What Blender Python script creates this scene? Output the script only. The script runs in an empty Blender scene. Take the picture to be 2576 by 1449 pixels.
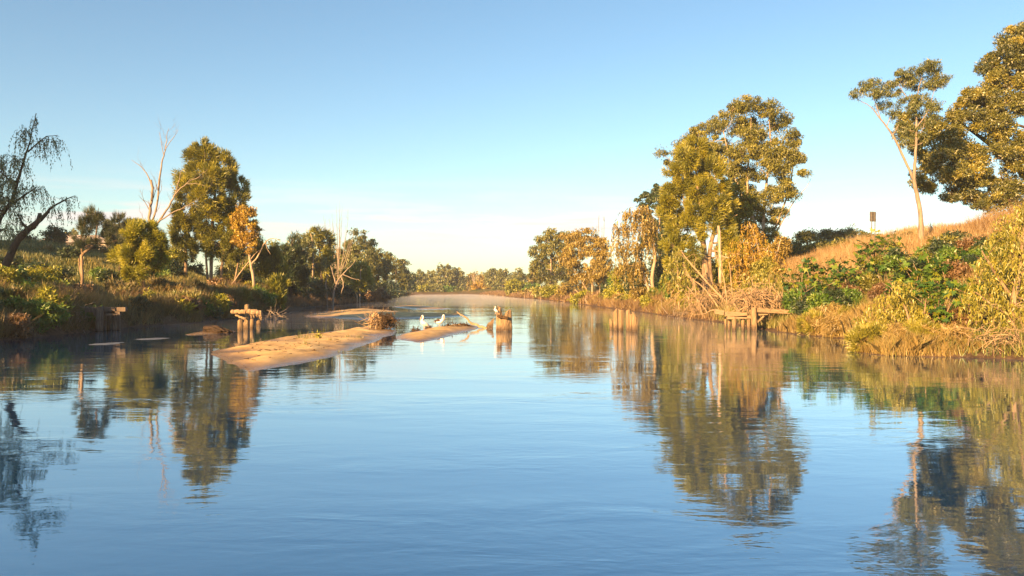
import bpy, math, random
import numpy as np
from mathutils import Vector

R = math.radians
rng = np.random.default_rng(7)
random.seed(7)
scn = bpy.context.scene
col = scn.collection

# ------------------------------------------------------------------ camera
FPX, CX, HY, CAMH = 2022.0, 1288.0, 728.0, 3.0      # photo layout units (2576 wide), horizon row, eye height in metres
cam = bpy.data.cameras.new('camera')
cam.sensor_width = 36.0
cam.lens = 36.0 * FPX / 2576.0
cam.clip_end = 20000
camo = bpy.data.objects.new('camera', cam)
col.objects.link(camo)
camo.location = (0, 0, CAMH)
camo.rotation_euler = (R(90) + math.atan((HY - 724.5) / FPX), 0, 0)
scn.camera = camo

# ------------------------------------------------------------------ light
SUN_EL, SUN_ROT = 17.0, 215.0
world = bpy.data.worlds.new('World')
scn.world = world
world.use_nodes = True
wn, wl = world.node_tree.nodes, world.node_tree.links
wn.clear()
wo = wn.new('ShaderNodeOutputWorld')
bg = wn.new('ShaderNodeBackground')
sky = wn.new('ShaderNodeTexSky')
sky.sky_type = 'NISHITA'
sky.sun_disc = False
sky.sun_elevation = R(SUN_EL)
sky.sun_rotation = R(SUN_ROT)
sky.altitude = 0
sky.air_density = 1.0
sky.dust_density = 0.45
sky.ozone_density = 1.6
hs = wn.new('ShaderNodeHueSaturation')
hs.inputs['Saturation'].default_value = 1.08
tint = wn.new('ShaderNodeMix'); tint.data_type = 'RGBA'; tint.blend_type = 'MULTIPLY'; tint.inputs[0].default_value = 1.0
tint.inputs[7].default_value = (0.97, 1.03, 0.995, 1)      # the camera's white balance
wl.new(sky.outputs[0], tint.inputs[6])
wl.new(tint.outputs[2], hs.inputs['Color'])
# thin streaks of cloud low all round the horizon
tc = wn.new('ShaderNodeTexCoord')
mp = wn.new('ShaderNodeMapping')
mp.inputs['Scale'].default_value = (5.0, 5.0, 70.0)
wl.new(tc.outputs['Generated'], mp.inputs['Vector'])
cn = wn.new('ShaderNodeTexNoise')
cn.inputs['Scale'].default_value = 1.3
cn.inputs['Detail'].default_value = 6
cn.inputs['Roughness'].default_value = 0.55
wl.new(mp.outputs[0], cn.inputs['Vector'])
cr = wn.new('ShaderNodeValToRGB')
cr.color_ramp.elements[0].position = 0.44
cr.color_ramp.elements[1].position = 0.64
wl.new(cn.outputs['Fac'], cr.inputs[0])
sx = wn.new('ShaderNodeSeparateXYZ')
wl.new(tc.outputs['Generated'], sx.inputs[0])
bandr = wn.new('ShaderNodeValToRGB')
e = bandr.color_ramp.elements
e[0].position, e[0].color = 0.045, (0, 0, 0, 1)
e[1].position, e[1].color = 0.14, (0, 0, 0, 1)
for p, v in ((0.066, 0.75), (0.092, 1.0), (0.105, 0.35)):
    q = e.new(p); q.color = (v, v, v, 1)
wl.new(sx.outputs['Z'], bandr.inputs[0])
mm = wn.new('ShaderNodeMath'); mm.operation = 'MULTIPLY'
wl.new(cr.outputs[0], mm.inputs[0]); wl.new(bandr.outputs[0], mm.inputs[1])
mm2 = wn.new('ShaderNodeMath'); mm2.operation = 'MULTIPLY'; mm2.inputs[1].default_value = 1.0
wl.new(mm.outputs[0], mm2.inputs[0])
cm = wn.new('ShaderNodeMix'); cm.data_type = 'RGBA'
cm.inputs[7].default_value = (5.6, 5.1, 4.85, 1)
wl.new(mm2.outputs[0], cm.inputs[0]); wl.new(hs.outputs[0], cm.inputs[6])
wl.new(cm.outputs[2], bg.inputs['Color'])
bg.inputs['Strength'].default_value = 0.051
wl.new(bg.outputs[0], wo.inputs['Surface'])

sun = bpy.data.lights.new('sun', 'SUN')
sun.energy = 5.0
sun.angle = R(0.6)
sun.color = (1.0, 0.585, 0.23)
suno = bpy.data.objects.new('sun', sun)
col.objects.link(suno)
az = R(SUN_ROT)
sv = Vector((math.sin(az) * math.cos(R(SUN_EL)), math.cos(az) * math.cos(R(SUN_EL)), math.sin(R(SUN_EL))))
suno.rotation_euler = sv.to_track_quat('Z', 'Y').to_euler()
suno.location = (-60, -60, 60)

scn.view_settings.view_transform = 'Standard'
scn.view_settings.look = 'None'
scn.view_settings.gamma = 1.0
scn.view_settings.use_curve_mapping = False
scn.view_settings.exposure = 1.95
scn.render.engine = 'CYCLES'
scn.cycles.use_denoising = True
scn.cycles.max_bounces = 8
scn.cycles.diffuse_bounces = 3
scn.cycles.glossy_bounces = 3
scn.cycles.transmission_bounces = 4
scn.cycles.transparent_max_bounces = 8
scn.cycles.volume_bounces = 0
scn.cycles.caustics_reflective = False
scn.cycles.caustics_refractive = False

# ------------------------------------------------------------------ helpers
def pt(px, py, d):
    return np.array(((px - CX) * d / FPX, d, CAMH + (HY - py) * d / FPX))

def gnd(px, py):
    d = FPX * CAMH / (py - HY)
    return ((px - CX) * d / FPX, d)

def nrm(a):
    return a / np.maximum(np.linalg.norm(a, axis=-1, keepdims=True), 1e-9)

def vnoise(x, y, seed=0):
    xi = np.floor(x).astype(np.int64); yi = np.floor(y).astype(np.int64)
    xf = x - xi; yf = y - yi
    u = xf * xf * (3 - 2 * xf); v = yf * yf * (3 - 2 * yf)
    def h(a, b):
        n = (a * 374761393 + b * 668265263 + seed * 974634777) & 0xffffffff
        n = ((n ^ (n >> 13)) * 1274126177) & 0xffffffff
        return ((n ^ (n >> 16)) & 0xffff) / 65535.0
    return (h(xi, yi) * (1 - u) + h(xi + 1, yi) * u) * (1 - v) + (h(xi, yi + 1) * (1 - u) + h(xi + 1, yi + 1) * u) * v

def fbm(x, y, seed=0, oct=4):
    s, a = 0.0, 0.5
    for i in range(oct):
        s = s + a * (vnoise(x, y, seed + i) - 0.5)
        x, y, a = x * 2.03, y * 2.03, a * 0.5
    return s

class MB:
    """collects geometry and links it as one mesh object"""
    def __init__(self):
        self.V, self.F, self.n, self.rn = [], [], 0, []
    def add(self, v, f, r=None):
        v = np.asarray(v, float).reshape(-1, 3); f = np.asarray(f, np.int64)
        self.F.append(f + self.n); self.V.append(v); self.n += len(v)
        self.rn.append(np.full(len(f), 0.5) if r is None else np.broadcast_to(np.asarray(r, float), (len(f),)))
    def tube(self, pts, rad, k=6, cap=True, jit=0.0, r=None):
        pts = np.asarray(pts, float); rad = np.asarray(rad, float)
        n = len(pts)
        t = nrm(np.gradient(pts, axis=0))
        ref = np.array((0.31, 0.87, 0.12)) if abs(t[0][1]) < 0.8 else np.array((1.0, 0.1, 0.2))
        u = nrm(np.cross(t, ref)); w = np.cross(t, u)
        a = np.arange(k) * 2 * math.pi / k
        rr = rad[:, None] * (1 + jit * rng.normal(size=(n, k)))
        v = pts[:, None, :] + rr[..., None] * (np.cos(a)[None, :, None] * u[:, None, :] + np.sin(a)[None, :, None] * w[:, None, :])
        i = np.arange(n - 1)[:, None] * k; j = np.arange(k)[None, :]; j2 = (j + 1) % k
        f = np.stack((i + j, i + j2, i + k + j2, i + k + j), -1).reshape(-1, 4)
        self.add(v.reshape(-1, 3), f, r)
        if cap:
            for e0, c in ((0, pts[0]), (n - 1, pts[-1])):
                ring = v[e0]
                vv = np.vstack((ring, c[None]))
                jj = np.arange(k)
                ff = np.stack((jj, (jj + 1) % k, np.full(k, k)), -1)
                self.add(vv, ff if e0 else ff[:, ::-1], r if np.isscalar(r) or r is None else None)
    def box(self, c, s, rz=0.0, ry=0.0, r=None):
        x, y, z = np.asarray(s) / 2
        v = np.array([(i, j, k) for i in (-x, x) for j in (-y, y) for k in (-z, z)])
        v = rot(v, rz, ry)
        f = [(0, 1, 3, 2), (4, 6, 7, 5), (0, 4, 5, 1), (2, 3, 7, 6), (0, 2, 6, 4), (1, 5, 7, 3)]
        self.add(v + np.asarray(c), f, r)
    def leaves(self, p, ax, nv, L, W, r):
        a = nrm(ax); b = nrm(np.cross(nv, a))
        L = np.broadcast_to(np.asarray(L, float), (len(p),))[:, None]
        W = np.broadcast_to(np.asarray(W, float), (len(p),))[:, None]
        v = np.stack((p - b * W / 2, p + b * W / 2, p + a * L), 1)
        self.add(v.reshape(-1, 3), np.arange(len(p) * 3).reshape(-1, 3), r)
    def slivers(self, p, ax, L, W, r):
        a = nrm(ax); b = nrm(np.cross(rng.normal(size=p.shape), a))
        L = np.broadcast_to(np.asarray(L, float), (len(p),))[:, None]
        W = np.broadcast_to(np.asarray(W, float), (len(p),))[:, None]
        v = np.stack((p - b * W / 2, p + b * W / 2, p + a * L), 1)
        self.add(v.reshape(-1, 3), np.arange(len(p) * 3).reshape(-1, 3), r)
    def build(self, name, mat, parent=None, origin=(0, 0, 0), flat=False):
        me = bpy.data.meshes.new(name)
        org = np.asarray(origin, float)
        v = (np.vstack(self.V) - org) if self.V else np.zeros((0, 3))
        me.vertices.add(len(v)); me.vertices.foreach_set('co', v.astype(np.float32).ravel())
        tot = np.concatenate([np.full(len(f), f.shape[1]) for f in self.F])
        loops = np.concatenate([f.ravel() for f in self.F])
        me.loops.add(len(loops)); me.loops.foreach_set('vertex_index', loops.astype(np.int32))
        me.polygons.add(len(tot))
        me.polygons.foreach_set('loop_start', np.concatenate(([0], np.cumsum(tot)[:-1])).astype(np.int32))
        me.update(calc_edges=True)
        at = me.attributes.new('rnd', 'FLOAT', 'FACE')
        at.data.foreach_set('value', np.concatenate(self.rn).astype(np.float32))
        if flat:
            me.shade_flat()
        me.materials.append(mat)
        o = bpy.data.objects.new(name, me)
        col.objects.link(o)
        o.location = org
        if parent is not None:
            o.parent = parent
            o.location = org - np.array(parent.location)
        return o

def rot(v, rz=0.0, ry=0.0):
    c, s = math.cos(ry), math.sin(ry)
    v = v @ np.array(((c, 0, -s), (0, 1, 0), (s, 0, c)))
    c, s = math.cos(rz), math.sin(rz)
    return v @ np.array(((c, s, 0), (-s, c, 0), (0, 0, 1)))

def tag(o, label=None, cat=None, group=None, kind=None):
    if label: o['label'] = label
    if cat: o['category'] = cat
    if group: o['group'] = group
    if kind: o['kind'] = kind
    return o

def empty(name, loc, label, cat, group=None):
    o = bpy.data.objects.new(name, None)
    col.objects.link(o)
    o.location = tuple(float(c) for c in loc)
    o.empty_display_size = 0.3
    return tag(o, label, cat, group)

def smooth(pts, rad, n=4, wob=0.0):
    pts = np.asarray(pts, float); rad = np.asarray(rad, float)
    P = np.vstack((2 * pts[0] - pts[1], pts, 2 * pts[-1] - pts[-2]))
    out, ro = [], []
    for i in range(len(pts) - 1):
        p0, p1, p2, p3 = P[i:i + 4]
        for t in np.arange(n) / n:
            out.append(0.5 * (2 * p1 + (p2 - p0) * t + (2 * p0 - 5 * p1 + 4 * p2 - p3) * t * t + (3 * p1 - p0 - 3 * p2 + p3) * t ** 3))
            ro.append(rad[i] * (1 - t) + rad[i + 1] * t)
    out.append(pts[-1]); ro.append(rad[-1])
    out = np.array(out)
    if wob:
        out[1:-1] += rng.normal(size=(len(out) - 2, 3)) * wob
    return out, np.array(ro)

# ------------------------------------------------------------------ materials
def new_mat(name):
    m = bpy.data.materials.new(name); m.use_nodes = True
    n, l = m.node_tree.nodes, m.node_tree.links
    n.clear()
    return m, n, l, n.new('ShaderNodeOutputMaterial')

def ramp(n, cols, pos=None):
    r = n.new('ShaderNodeValToRGB')
    k = len(cols)
    pos = pos or [i / (k - 1) for i in range(k)]
    r.color_ramp.elements[0].position = pos[0]; r.color_ramp.elements[0].color = (*cols[0], 1)
    r.color_ramp.elements[1].position = pos[-1]; r.color_ramp.elements[1].color = (*cols[-1], 1)
    for p, c in list(zip(pos, cols))[1:-1]:
        q = r.color_ramp.elements.new(p); q.color = (*c, 1)
    return r

def leaf_mat(name, cols, trans=0.3, gloss=0.06, obj_random=False):
    m, n, l, out = new_mat(name)
    if obj_random:
        a = n.new('ShaderNodeObjectInfo'); src = a.outputs['Random']
    else:
        a = n.new('ShaderNodeAttribute'); a.attribute_name = 'rnd'; src = a.outputs['Fac']
    r = ramp(n, cols)
    l.new(src, r.inputs[0])
    d = n.new('ShaderNodeBsdfDiffuse'); t = n.new('ShaderNodeBsdfTranslucent')
    l.new(r.outputs[0], d.inputs[0]); l.new(r.outputs[0], t.inputs[0])
    mx = n.new('ShaderNodeMixShader'); mx.inputs[0].default_value = trans
    l.new(d.outputs[0], mx.inputs[1]); l.new(t.outputs[0], mx.inputs[2])
    g = n.new('ShaderNodeBsdfGlossy'); g.inputs['Roughness'].default_value = 0.5
    mg = n.new('ShaderNodeMixShader'); mg.inputs[0].default_value = gloss
    l.new(mx.outputs[0], mg.inputs[1]); l.new(g.outputs[0], mg.inputs[2])
    l.new(mg.outputs[0], out.inputs[0])
    return m

def surf_mat(name, cols, scale=(1, 1, 1), nscale=4.0, detail=5, rough=0.9, bump=0.3, bdist=0.05, pos=None, wetz=None):
    m, n, l, out = new_mat(name)
    g = n.new('ShaderNodeNewGeometry')
    mpn = n.new('ShaderNodeMapping'); mpn.inputs['Scale'].default_value = scale
    l.new(g.outputs['Position'], mpn.inputs[0])
    nz = n.new('ShaderNodeTexNoise'); nz.inputs['Scale'].default_value = nscale; nz.inputs['Detail'].default_value = detail
    nz.inputs['Roughness'].default_value = 0.65
    l.new(mpn.outputs[0], nz.inputs['Vector'])
    r = ramp(n, cols, pos or [0.32 + 0.36 * i / (len(cols) - 1) for i in range(len(cols))])
    l.new(nz.outputs['Fac'], r.inputs[0])
    b = n.new('ShaderNodeBsdfPrincipled'); b.inputs['Roughness'].default_value = rough
    b.inputs['Specular IOR Level'].default_value = 0.25
    c = r.outputs[0]
    if wetz is not None:                     # wet band just above the water line
        sp = n.new('ShaderNodeSeparateXYZ'); l.new(g.outputs['Position'], sp.inputs[0])
        mr = n.new('ShaderNodeMapRange'); mr.inputs[1].default_value = wetz[0]; mr.inputs[2].default_value = wetz[1]
        mr.inputs[3].default_value = 1; mr.inputs[4].default_value = 0
        l.new(sp.outputs['Z'], mr.inputs[0])
        mx = n.new('ShaderNodeMix'); mx.data_type = 'RGBA'; mx.blend_type = 'MULTIPLY'
        mx.inputs[7].default_value = (0.34, 0.31, 0.30, 1)
        l.new(mr.outputs[0], mx.inputs[0]); l.new(c, mx.inputs[6]); c = mx.outputs[2]
        mr2 = n.new('ShaderNodeMapRange'); mr2.inputs[1].default_value = wetz[0]; mr2.inputs[2].default_value = wetz[1]
        mr2.inputs[3].default_value = 0.25; mr2.inputs[4].default_value = rough
        l.new(sp.outputs['Z'], mr2.inputs[0]); l.new(mr2.outputs[0], b.inputs['Roughness'])
    l.new(c, b.inputs['Base Color'])
    bp = n.new('ShaderNodeBump'); bp.inputs['Strength'].default_value = bump; bp.inputs['Distance'].default_value = bdist
    l.new(nz.outputs['Fac'], bp.inputs['Height']); l.new(bp.outputs[0], b.inputs['Normal'])
    l.new(b.outputs[0], out.inputs[0])
    return m

M = {}
M['bark'] = surf_mat('bark', [(0.10, 0.07, 0.045), (0.24, 0.17, 0.11), (0.34, 0.26, 0.18)], (1, 1, 0.2), 5, bump=0.5)
M['bark_dark'] = surf_mat('bark_dark', [(0.035, 0.025, 0.02), (0.09, 0.065, 0.05)], (1, 1, 0.25), 6, bump=0.5)
M['bark_pale'] = surf_mat('bark_pale', [(0.20, 0.14, 0.095), (0.36, 0.27, 0.19), (0.46, 0.37, 0.28)], (1, 1, 0.25), 4, bump=0.25)
M['bark_dead'] = surf_mat('bark_dead', [(0.16, 0.125, 0.095), (0.33, 0.265, 0.205)], (1, 1, 0.2), 5, bump=0.3)
M['twig'] = surf_mat('dry_twig', [(0.22, 0.15, 0.085), (0.46, 0.33, 0.20)], (1, 1, 1), 3, bump=0.2)
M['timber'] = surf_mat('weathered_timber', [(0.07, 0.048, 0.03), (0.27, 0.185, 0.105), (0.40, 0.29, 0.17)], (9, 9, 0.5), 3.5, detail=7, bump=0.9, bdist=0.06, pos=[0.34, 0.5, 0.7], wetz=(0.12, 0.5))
M['timber_shaded'] = surf_mat('shade_toned_timber', [(0.05, 0.04, 0.032), (0.13, 0.10, 0.08), (0.19, 0.155, 0.12)], (6, 6, 0.5), 3.5, detail=7, bump=0.7, bdist=0.04, wetz=(0.02, 0.22))  # darker timber: the left trestle's shade is put into its colour
M['timber_flat'] = surf_mat('weathered_beam', [(0.07, 0.048, 0.03), (0.26, 0.18, 0.105), (0.40, 0.29, 0.18)], (0.6, 6, 7), 3.5, detail=7, bump=0.7, bdist=0.03, pos=[0.28, 0.46, 0.7])
M['sand'] = surf_mat('river_sand', [(0.33, 0.21, 0.09), (0.56, 0.375, 0.155), (0.66, 0.47, 0.22)], (1, 0.6, 1), 0.9, detail=10, bump=0.9, bdist=0.10, wetz=(0.03, 0.20))
M['debris'] = surf_mat('flood_debris', [(0.03, 0.02, 0.012), (0.125, 0.075, 0.038)], (1, 1, 1), 7, bump=0.5)
M['leaf_gum'] = leaf_mat('leaf_gum', [(0.05, 0.06, 0.012), (0.15, 0.155, 0.020), (0.29, 0.265, 0.035)])
M['leaf_gum_far'] = leaf_mat('leaf_gum_far', [(0.07, 0.09, 0.025), (0.14, 0.16, 0.04), (0.23, 0.22, 0.06)])
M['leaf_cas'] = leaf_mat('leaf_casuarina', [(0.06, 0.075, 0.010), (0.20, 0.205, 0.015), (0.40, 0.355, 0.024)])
M['leaf_cas_dark'] = leaf_mat('leaf_casuarina_dark', [(0.025, 0.042, 0.022), (0.05, 0.07, 0.03), (0.10, 0.11, 0.03)])
M['leaf_yellow'] = leaf_mat('leaf_yellow_green', [(0.12, 0.13, 0.010), (0.28, 0.29, 0.016), (0.42, 0.38, 0.025)])
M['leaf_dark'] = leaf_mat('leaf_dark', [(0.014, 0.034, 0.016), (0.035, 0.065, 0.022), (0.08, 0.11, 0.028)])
M['leaf_green'] = leaf_mat('leaf_fresh_green', [(0.035, 0.085, 0.012), (0.09, 0.18, 0.018), (0.20, 0.27, 0.025)])
M['leaf_willow'] = leaf_mat('leaf_willow', [(0.05, 0.07, 0.03), (0.09, 0.11, 0.035), (0.16, 0.17, 0.04)])
M['leaf_willow_gold'] = leaf_mat('leaf_willow_gold', [(0.11, 0.12, 0.016), (0.25, 0.24, 0.028), (0.38, 0.33, 0.042)])
M['leaf_brown'] = leaf_mat('leaf_autumn_brown', [(0.12, 0.085, 0.018), (0.26, 0.19, 0.032), (0.38, 0.29, 0.06)])
M['leaf_orange'] = leaf_mat('leaf_orange', [(0.22, 0.12, 0.010), (0.42, 0.28, 0.015), (0.52, 0.38, 0.03)])
M['leaf_fig'] = leaf_mat('leaf_fig', [(0.035, 0.05, 0.010), (0.15, 0.155, 0.018), (0.36, 0.30, 0.03)], gloss=0.1)
M['leaf_castor'] = leaf_mat('leaf_castor', [(0.020, 0.060, 0.018), (0.05, 0.125, 0.022), (0.11, 0.20, 0.022), (0.25, 0.25, 0.02)], obj_random=True, gloss=0.03)
M['grass_gold'] = leaf_mat('grass_gold', [(0.20, 0.12, 0.05), (0.38, 0.25, 0.10), (0.48, 0.35, 0.17)], 0.35)
M['grass_green'] = leaf_mat('grass_green', [(0.05, 0.075, 0.022), (0.10, 0.125, 0.03), (0.22, 0.19, 0.05)], 0.3)
M['grass_mixed'] = leaf_mat('grass_mixed', [(0.055, 0.095, 0.02), (0.18, 0.19, 0.035), (0.38, 0.29, 0.08)], 0.3)
M['grass_dark'] = leaf_mat('grass_dark', [(0.05, 0.055, 0.018), (0.15, 0.125, 0.04), (0.32, 0.22, 0.08)], 0.2)
M['reed'] = leaf_mat('reed', [(0.16, 0.11, 0.03), (0.34, 0.24, 0.07), (0.44, 0.33, 0.12)], 0.35)
M['reed_brown'] = leaf_mat('reed_brown', [(0.09, 0.05, 0.022), (0.19, 0.11, 0.045), (0.28, 0.18, 0.08)], 0.25)
M['feather'] = surf_mat('white_feather', [(0.72, 0.70, 0.66), (0.82, 0.80, 0.77)], (1, 1, 1), 12, bump=0.15, bdist=0.01, rough=0.7)
M['feather_dark'] = surf_mat('dark_feather', [(0.035, 0.02, 0.018), (0.10, 0.05, 0.045)], (1, 1, 1), 14, bump=0.15, bdist=0.01, rough=0.6)
M['bill'] = surf_mat('pink_bill', [(0.55, 0.30, 0.24), (0.68, 0.42, 0.34)], (1, 1, 1), 8, bump=0.1, rough=0.5)
M['metal'] = surf_mat('sign_metal', [(0.09, 0.08, 0.07), (0.16, 0.145, 0.13)], (1, 1, 1), 5, rough=0.5, bump=0.05)
M['roof'] = surf_mat('roof_sheet', [(0.36, 0.30, 0.26), (0.46, 0.40, 0.35)], (1, 1, 1), 2, rough=0.6, bump=0.1)
M['wall'] = surf_mat('house_wall', [(0.40, 0.33, 0.27), (0.50, 0.43, 0.36)], (1, 1, 1), 2, rough=0.9, bump=0.1)
M['glass'] = surf_mat('window_glass', [(0.03, 0.035, 0.04), (0.05, 0.055, 0.06)], (1, 1, 1), 2, rough=0.1, bump=0.0)
M['foam'] = surf_mat('river_foam', [(0.05, 0.06, 0.08), (0.17, 0.19, 0.22)], (1, 1, 1), 4, detail=8, rough=0.6, bump=0.3, bdist=0.02)

# ground: mud at the water line, dry and green grass above
def ground_mat():
    m, n, l, out = new_mat('bank_ground')
    g = n.new('ShaderNodeNewGeometry')
    sp = n.new('ShaderNodeSeparateXYZ'); l.new(g.outputs['Position'], sp.inputs[0])
    n1 = n.new('ShaderNodeTexNoise'); n1.inputs['Scale'].default_value = 0.16; n1.inputs['Detail'].default_value = 8; n1.inputs['Roughness'].default_value = 0.7
    n2 = n.new('ShaderNodeTexNoise'); n2.inputs['Scale'].default_value = 2.2; n2.inputs['Detail'].default_value = 8; n2.inputs['Roughness'].default_value = 0.7
    l.new(g.outputs['Position'], n1.inputs['Vector']); l.new(g.outputs['Position'], n2.inputs['Vector'])
    r1 = ramp(n, [(0.05, 0.075, 0.02), (0.12, 0.12, 0.035), (0.24, 0.17, 0.07)], [0.38, 0.5, 0.62])
    l.new(n1.outputs[0], r1.inputs[0])
    r2 = ramp(n, [(0.45, 0.45, 0.45), (1.25, 1.2, 1.1)], [0.3, 0.7])
    l.new(n2.outputs[0], r2.inputs[0])
    mx = n.new('ShaderNodeMix'); mx.data_type = 'RGBA'; mx.blend_type = 'MULTIPLY'; mx.inputs[0].default_value = 1
    l.new(r1.outputs[0], mx.inputs[6]); l.new(r2.outputs[0], mx.inputs[7])
    mr = n.new('ShaderNodeMapRange'); mr.inputs[1].default_value = 0.5; mr.inputs[2].default_value = 2.4
    l.new(sp.outputs['Z'], mr.inputs[0])
    mud = ramp(n, [(0.05, 0.035, 0.025), (0.15, 0.10, 0.065)], [0.35, 0.65])
    l.new(n2.outputs[0], mud.inputs[0])
    mx2 = n.new('ShaderNodeMix'); mx2.data_type = 'RGBA'
    l.new(mr.outputs[0], mx2.inputs[0]); l.new(mud.outputs[0], mx2.inputs[6]); l.new(mx.outputs[2], mx2.inputs[7])
    b = n.new('ShaderNodeBsdfPrincipled'); b.inputs['Roughness'].default_value = 0.95; b.inputs['Specular IOR Level'].default_value = 0.1
    l.new(mx2.outputs[2], b.inputs['Base Color'])
    bp = n.new('ShaderNodeBump'); bp.inputs['Strength'].default_value = 0.8; bp.inputs['Distance'].default_value = 0.2
    l.new(n2.outputs[0], bp.inputs['Height']); l.new(bp.outputs[0], b.inputs['Normal'])
    l.new(b.outputs[0], out.inputs[0])
    return m
M['ground'] = ground_mat()

def water_mat():
    m, n, l, out = new_mat('river_water')
    g = n.new('ShaderNodeNewGeometry')
    def noise(sc, s, det, rough=0.5, dist=0.0):
        mpn = n.new('ShaderNodeMapping'); mpn.inputs['Scale'].default_value = sc
        l.new(g.outputs['Position'], mpn.inputs[0])
        z = n.new('ShaderNodeTexNoise'); z.inputs['Scale'].default_value = s; z.inputs['Detail'].default_value = det
        z.inputs['Roughness'].default_value = rough; z.inputs['Distortion'].default_value = dist
        l.new(mpn.outputs[0], z.inputs['Vector'])
        return z.outputs[0]
    a = noise((0.45, 1.0, 1), 1.1, 3, 0.5, 0.6)
    b2 = noise((0.5, 1.0, 1), 5.0, 3, 0.55, 0.4)
    c = noise((0.16, 0.5, 1), 0.35, 3)
    calm = n.new('ShaderNodeMapRange'); calm.inputs[1].default_value = 0.42; calm.inputs[2].default_value = 0.58
    calm.inputs[3].default_value = 0.22; calm.inputs[4].default_value = 1.15
    l.new(c, calm.inputs[0])
    def mul(x, k):
        q = n.new('ShaderNodeMath'); q.operation = 'MULTIPLY'
        l.new(x, q.inputs[0])
        if isinstance(k, float): q.inputs[1].default_value = k
        else: l.new(k, q.inputs[1])
        return q.outputs[0]
    ad = n.new('ShaderNodeMath'); ad.operation = 'ADD'
    l.new(mul(a, 1.0), ad.inputs[0]); l.new(mul(b2, 0.22), ad.inputs[1])
    hgt = mul(ad.outputs[0], calm.outputs[0])
    bp = n.new('ShaderNodeBump'); bp.inputs['Strength'].default_value = 1.0; bp.inputs['Distance'].default_value = 0.012
    l.new(hgt, bp.inputs['Height'])
    body = n.new('ShaderNodeBsdfDiffuse'); body.inputs['Color'].default_value = (0.0003, 0.043, 0.14, 1)
    gl = n.new('ShaderNodeBsdfGlossy'); gl.inputs['Roughness'].default_value = 0.02; gl.inputs['Color'].default_value = (0.86, 0.93, 1.0, 1)
    lw = n.new('ShaderNodeLayerWeight'); lw.inputs['Blend'].default_value = 0.5
    pw = n.new('ShaderNodeMath'); pw.operation = 'POWER'; pw.inputs[1].default_value = 2.1
    l.new(lw.outputs['Facing'], pw.inputs[0])
    mx = n.new('ShaderNodeMixShader')
    l.new(pw.outputs[0], mx.inputs[0]); l.new(body.outputs[0], mx.inputs[1]); l.new(gl.outputs[0], mx.inputs[2])
    for q in (gl, lw): l.new(bp.outputs[0], q.inputs['Normal'])
    l.new(mx.outputs[0], out.inputs[0])
    return m
M['water'] = water_mat()

# ------------------------------------------------------------------ terrain
LY = [-400, 0, 30, 47, 58.3, 64.5, 72.2, 97.8, 129, 152, 209, 337, 395]
LX = [-30, -29, -29.5, -29.9, -29.9, -30.2, -28.3, -29.4, -33.7, -34.4, -36, -50, -52]
RY = [-400, 0, 25, 34.3, 35.5, 36.3, 38.6, 44, 48.9, 54.2, 58.3, 75.8, 87.9, 144, 209, 319, 404, 425]
RX = [28, 26, 23.5, 21.8, 19.7, 16.6, 16.4, 18.6, 20.4, 19.1, 18.6, 18.8, 17.9, 15.1, 11.6, 0.3, -17, -40]

def terrain(x, y):
    x = np.asarray(x, float); y = np.asarray(y, float)
    wob = fbm(x * 0.35, y * 0.35, 3, 3) * 1.8 + fbm(x * 0.1, y * 0.1, 9, 2) * 2.2
    xl = np.interp(y, LY, LX) + wob * 0.6; xr = np.interp(y, RY, RX) + wob * 0.6
    sl = np.minimum(xl - x, 395 - y)
    sr = np.maximum(x - xr, y - 425)
    far = np.clip((y - 95) / 60, 0, 1)
    zl = np.interp(sl, [-6, -2, 0, 0.7, 2, 5, 12, 25, 45, 80, 400], [-1.4, -0.6, 0, 0.95, 1.9, 2.5, 3.4, 4.4, 6.5, 8.0, 8.5])
    zl2 = np.interp(sl, [-6, -2, 0, 2, 6, 14, 40, 100, 400], [-1.4, -0.6, 0, 0.9, 1.8, 2.8, 4.0, 5.0, 6.0])
    zr = np.interp(sr, [-6, -2, 0, 1, 4, 9, 16, 24, 34, 70, 400], [-1.4, -0.6, 0, 0.7, 1.9, 3.7, 6.2, 8.6, 9.6, 10, 10])
    near = np.clip((47 - y) / 5, 0, 1)
    zr = zr * (1 - near) + near * np.interp(sr, [-6, -2, 0, 1, 5, 9, 13, 18, 26, 36, 70, 400], [-1.4, -0.6, 0, 0.25, 0.6, 1.9, 3.8, 6.2, 9.0, 9.8, 10, 10])
    zr2 = np.interp(sr, [-6, -2, 0, 2, 8, 20, 60, 150, 400], [-1.4, -0.6, 0, 0.8, 1.7, 2.9, 4.2, 5, 6])
    zl = zl * (1 - far) + zl2 * far
    zr = zr * (1 - far) + zr2 * far
    z = np.maximum(zl, zr)
    z = z + 4.2 * np.exp(-((x + 64) / 22) ** 2 - ((y - 106) / 20) ** 2)
    z = z + 8.0 * np.exp(-((x - 62) / 22) ** 2 - ((y - 150) / 30) ** 2)
    land = np.clip(z / 1.5, 0, 1)
    z = z + land * (fbm(x * 0.13, y * 0.13, 11, 4) * 1.5 + fbm(x * 0.9, y * 0.9, 21, 3) * 0.4)
    return z

def tz(x, y):
    return float(terrain(np.array([x]), np.array([y]))[0])

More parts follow.
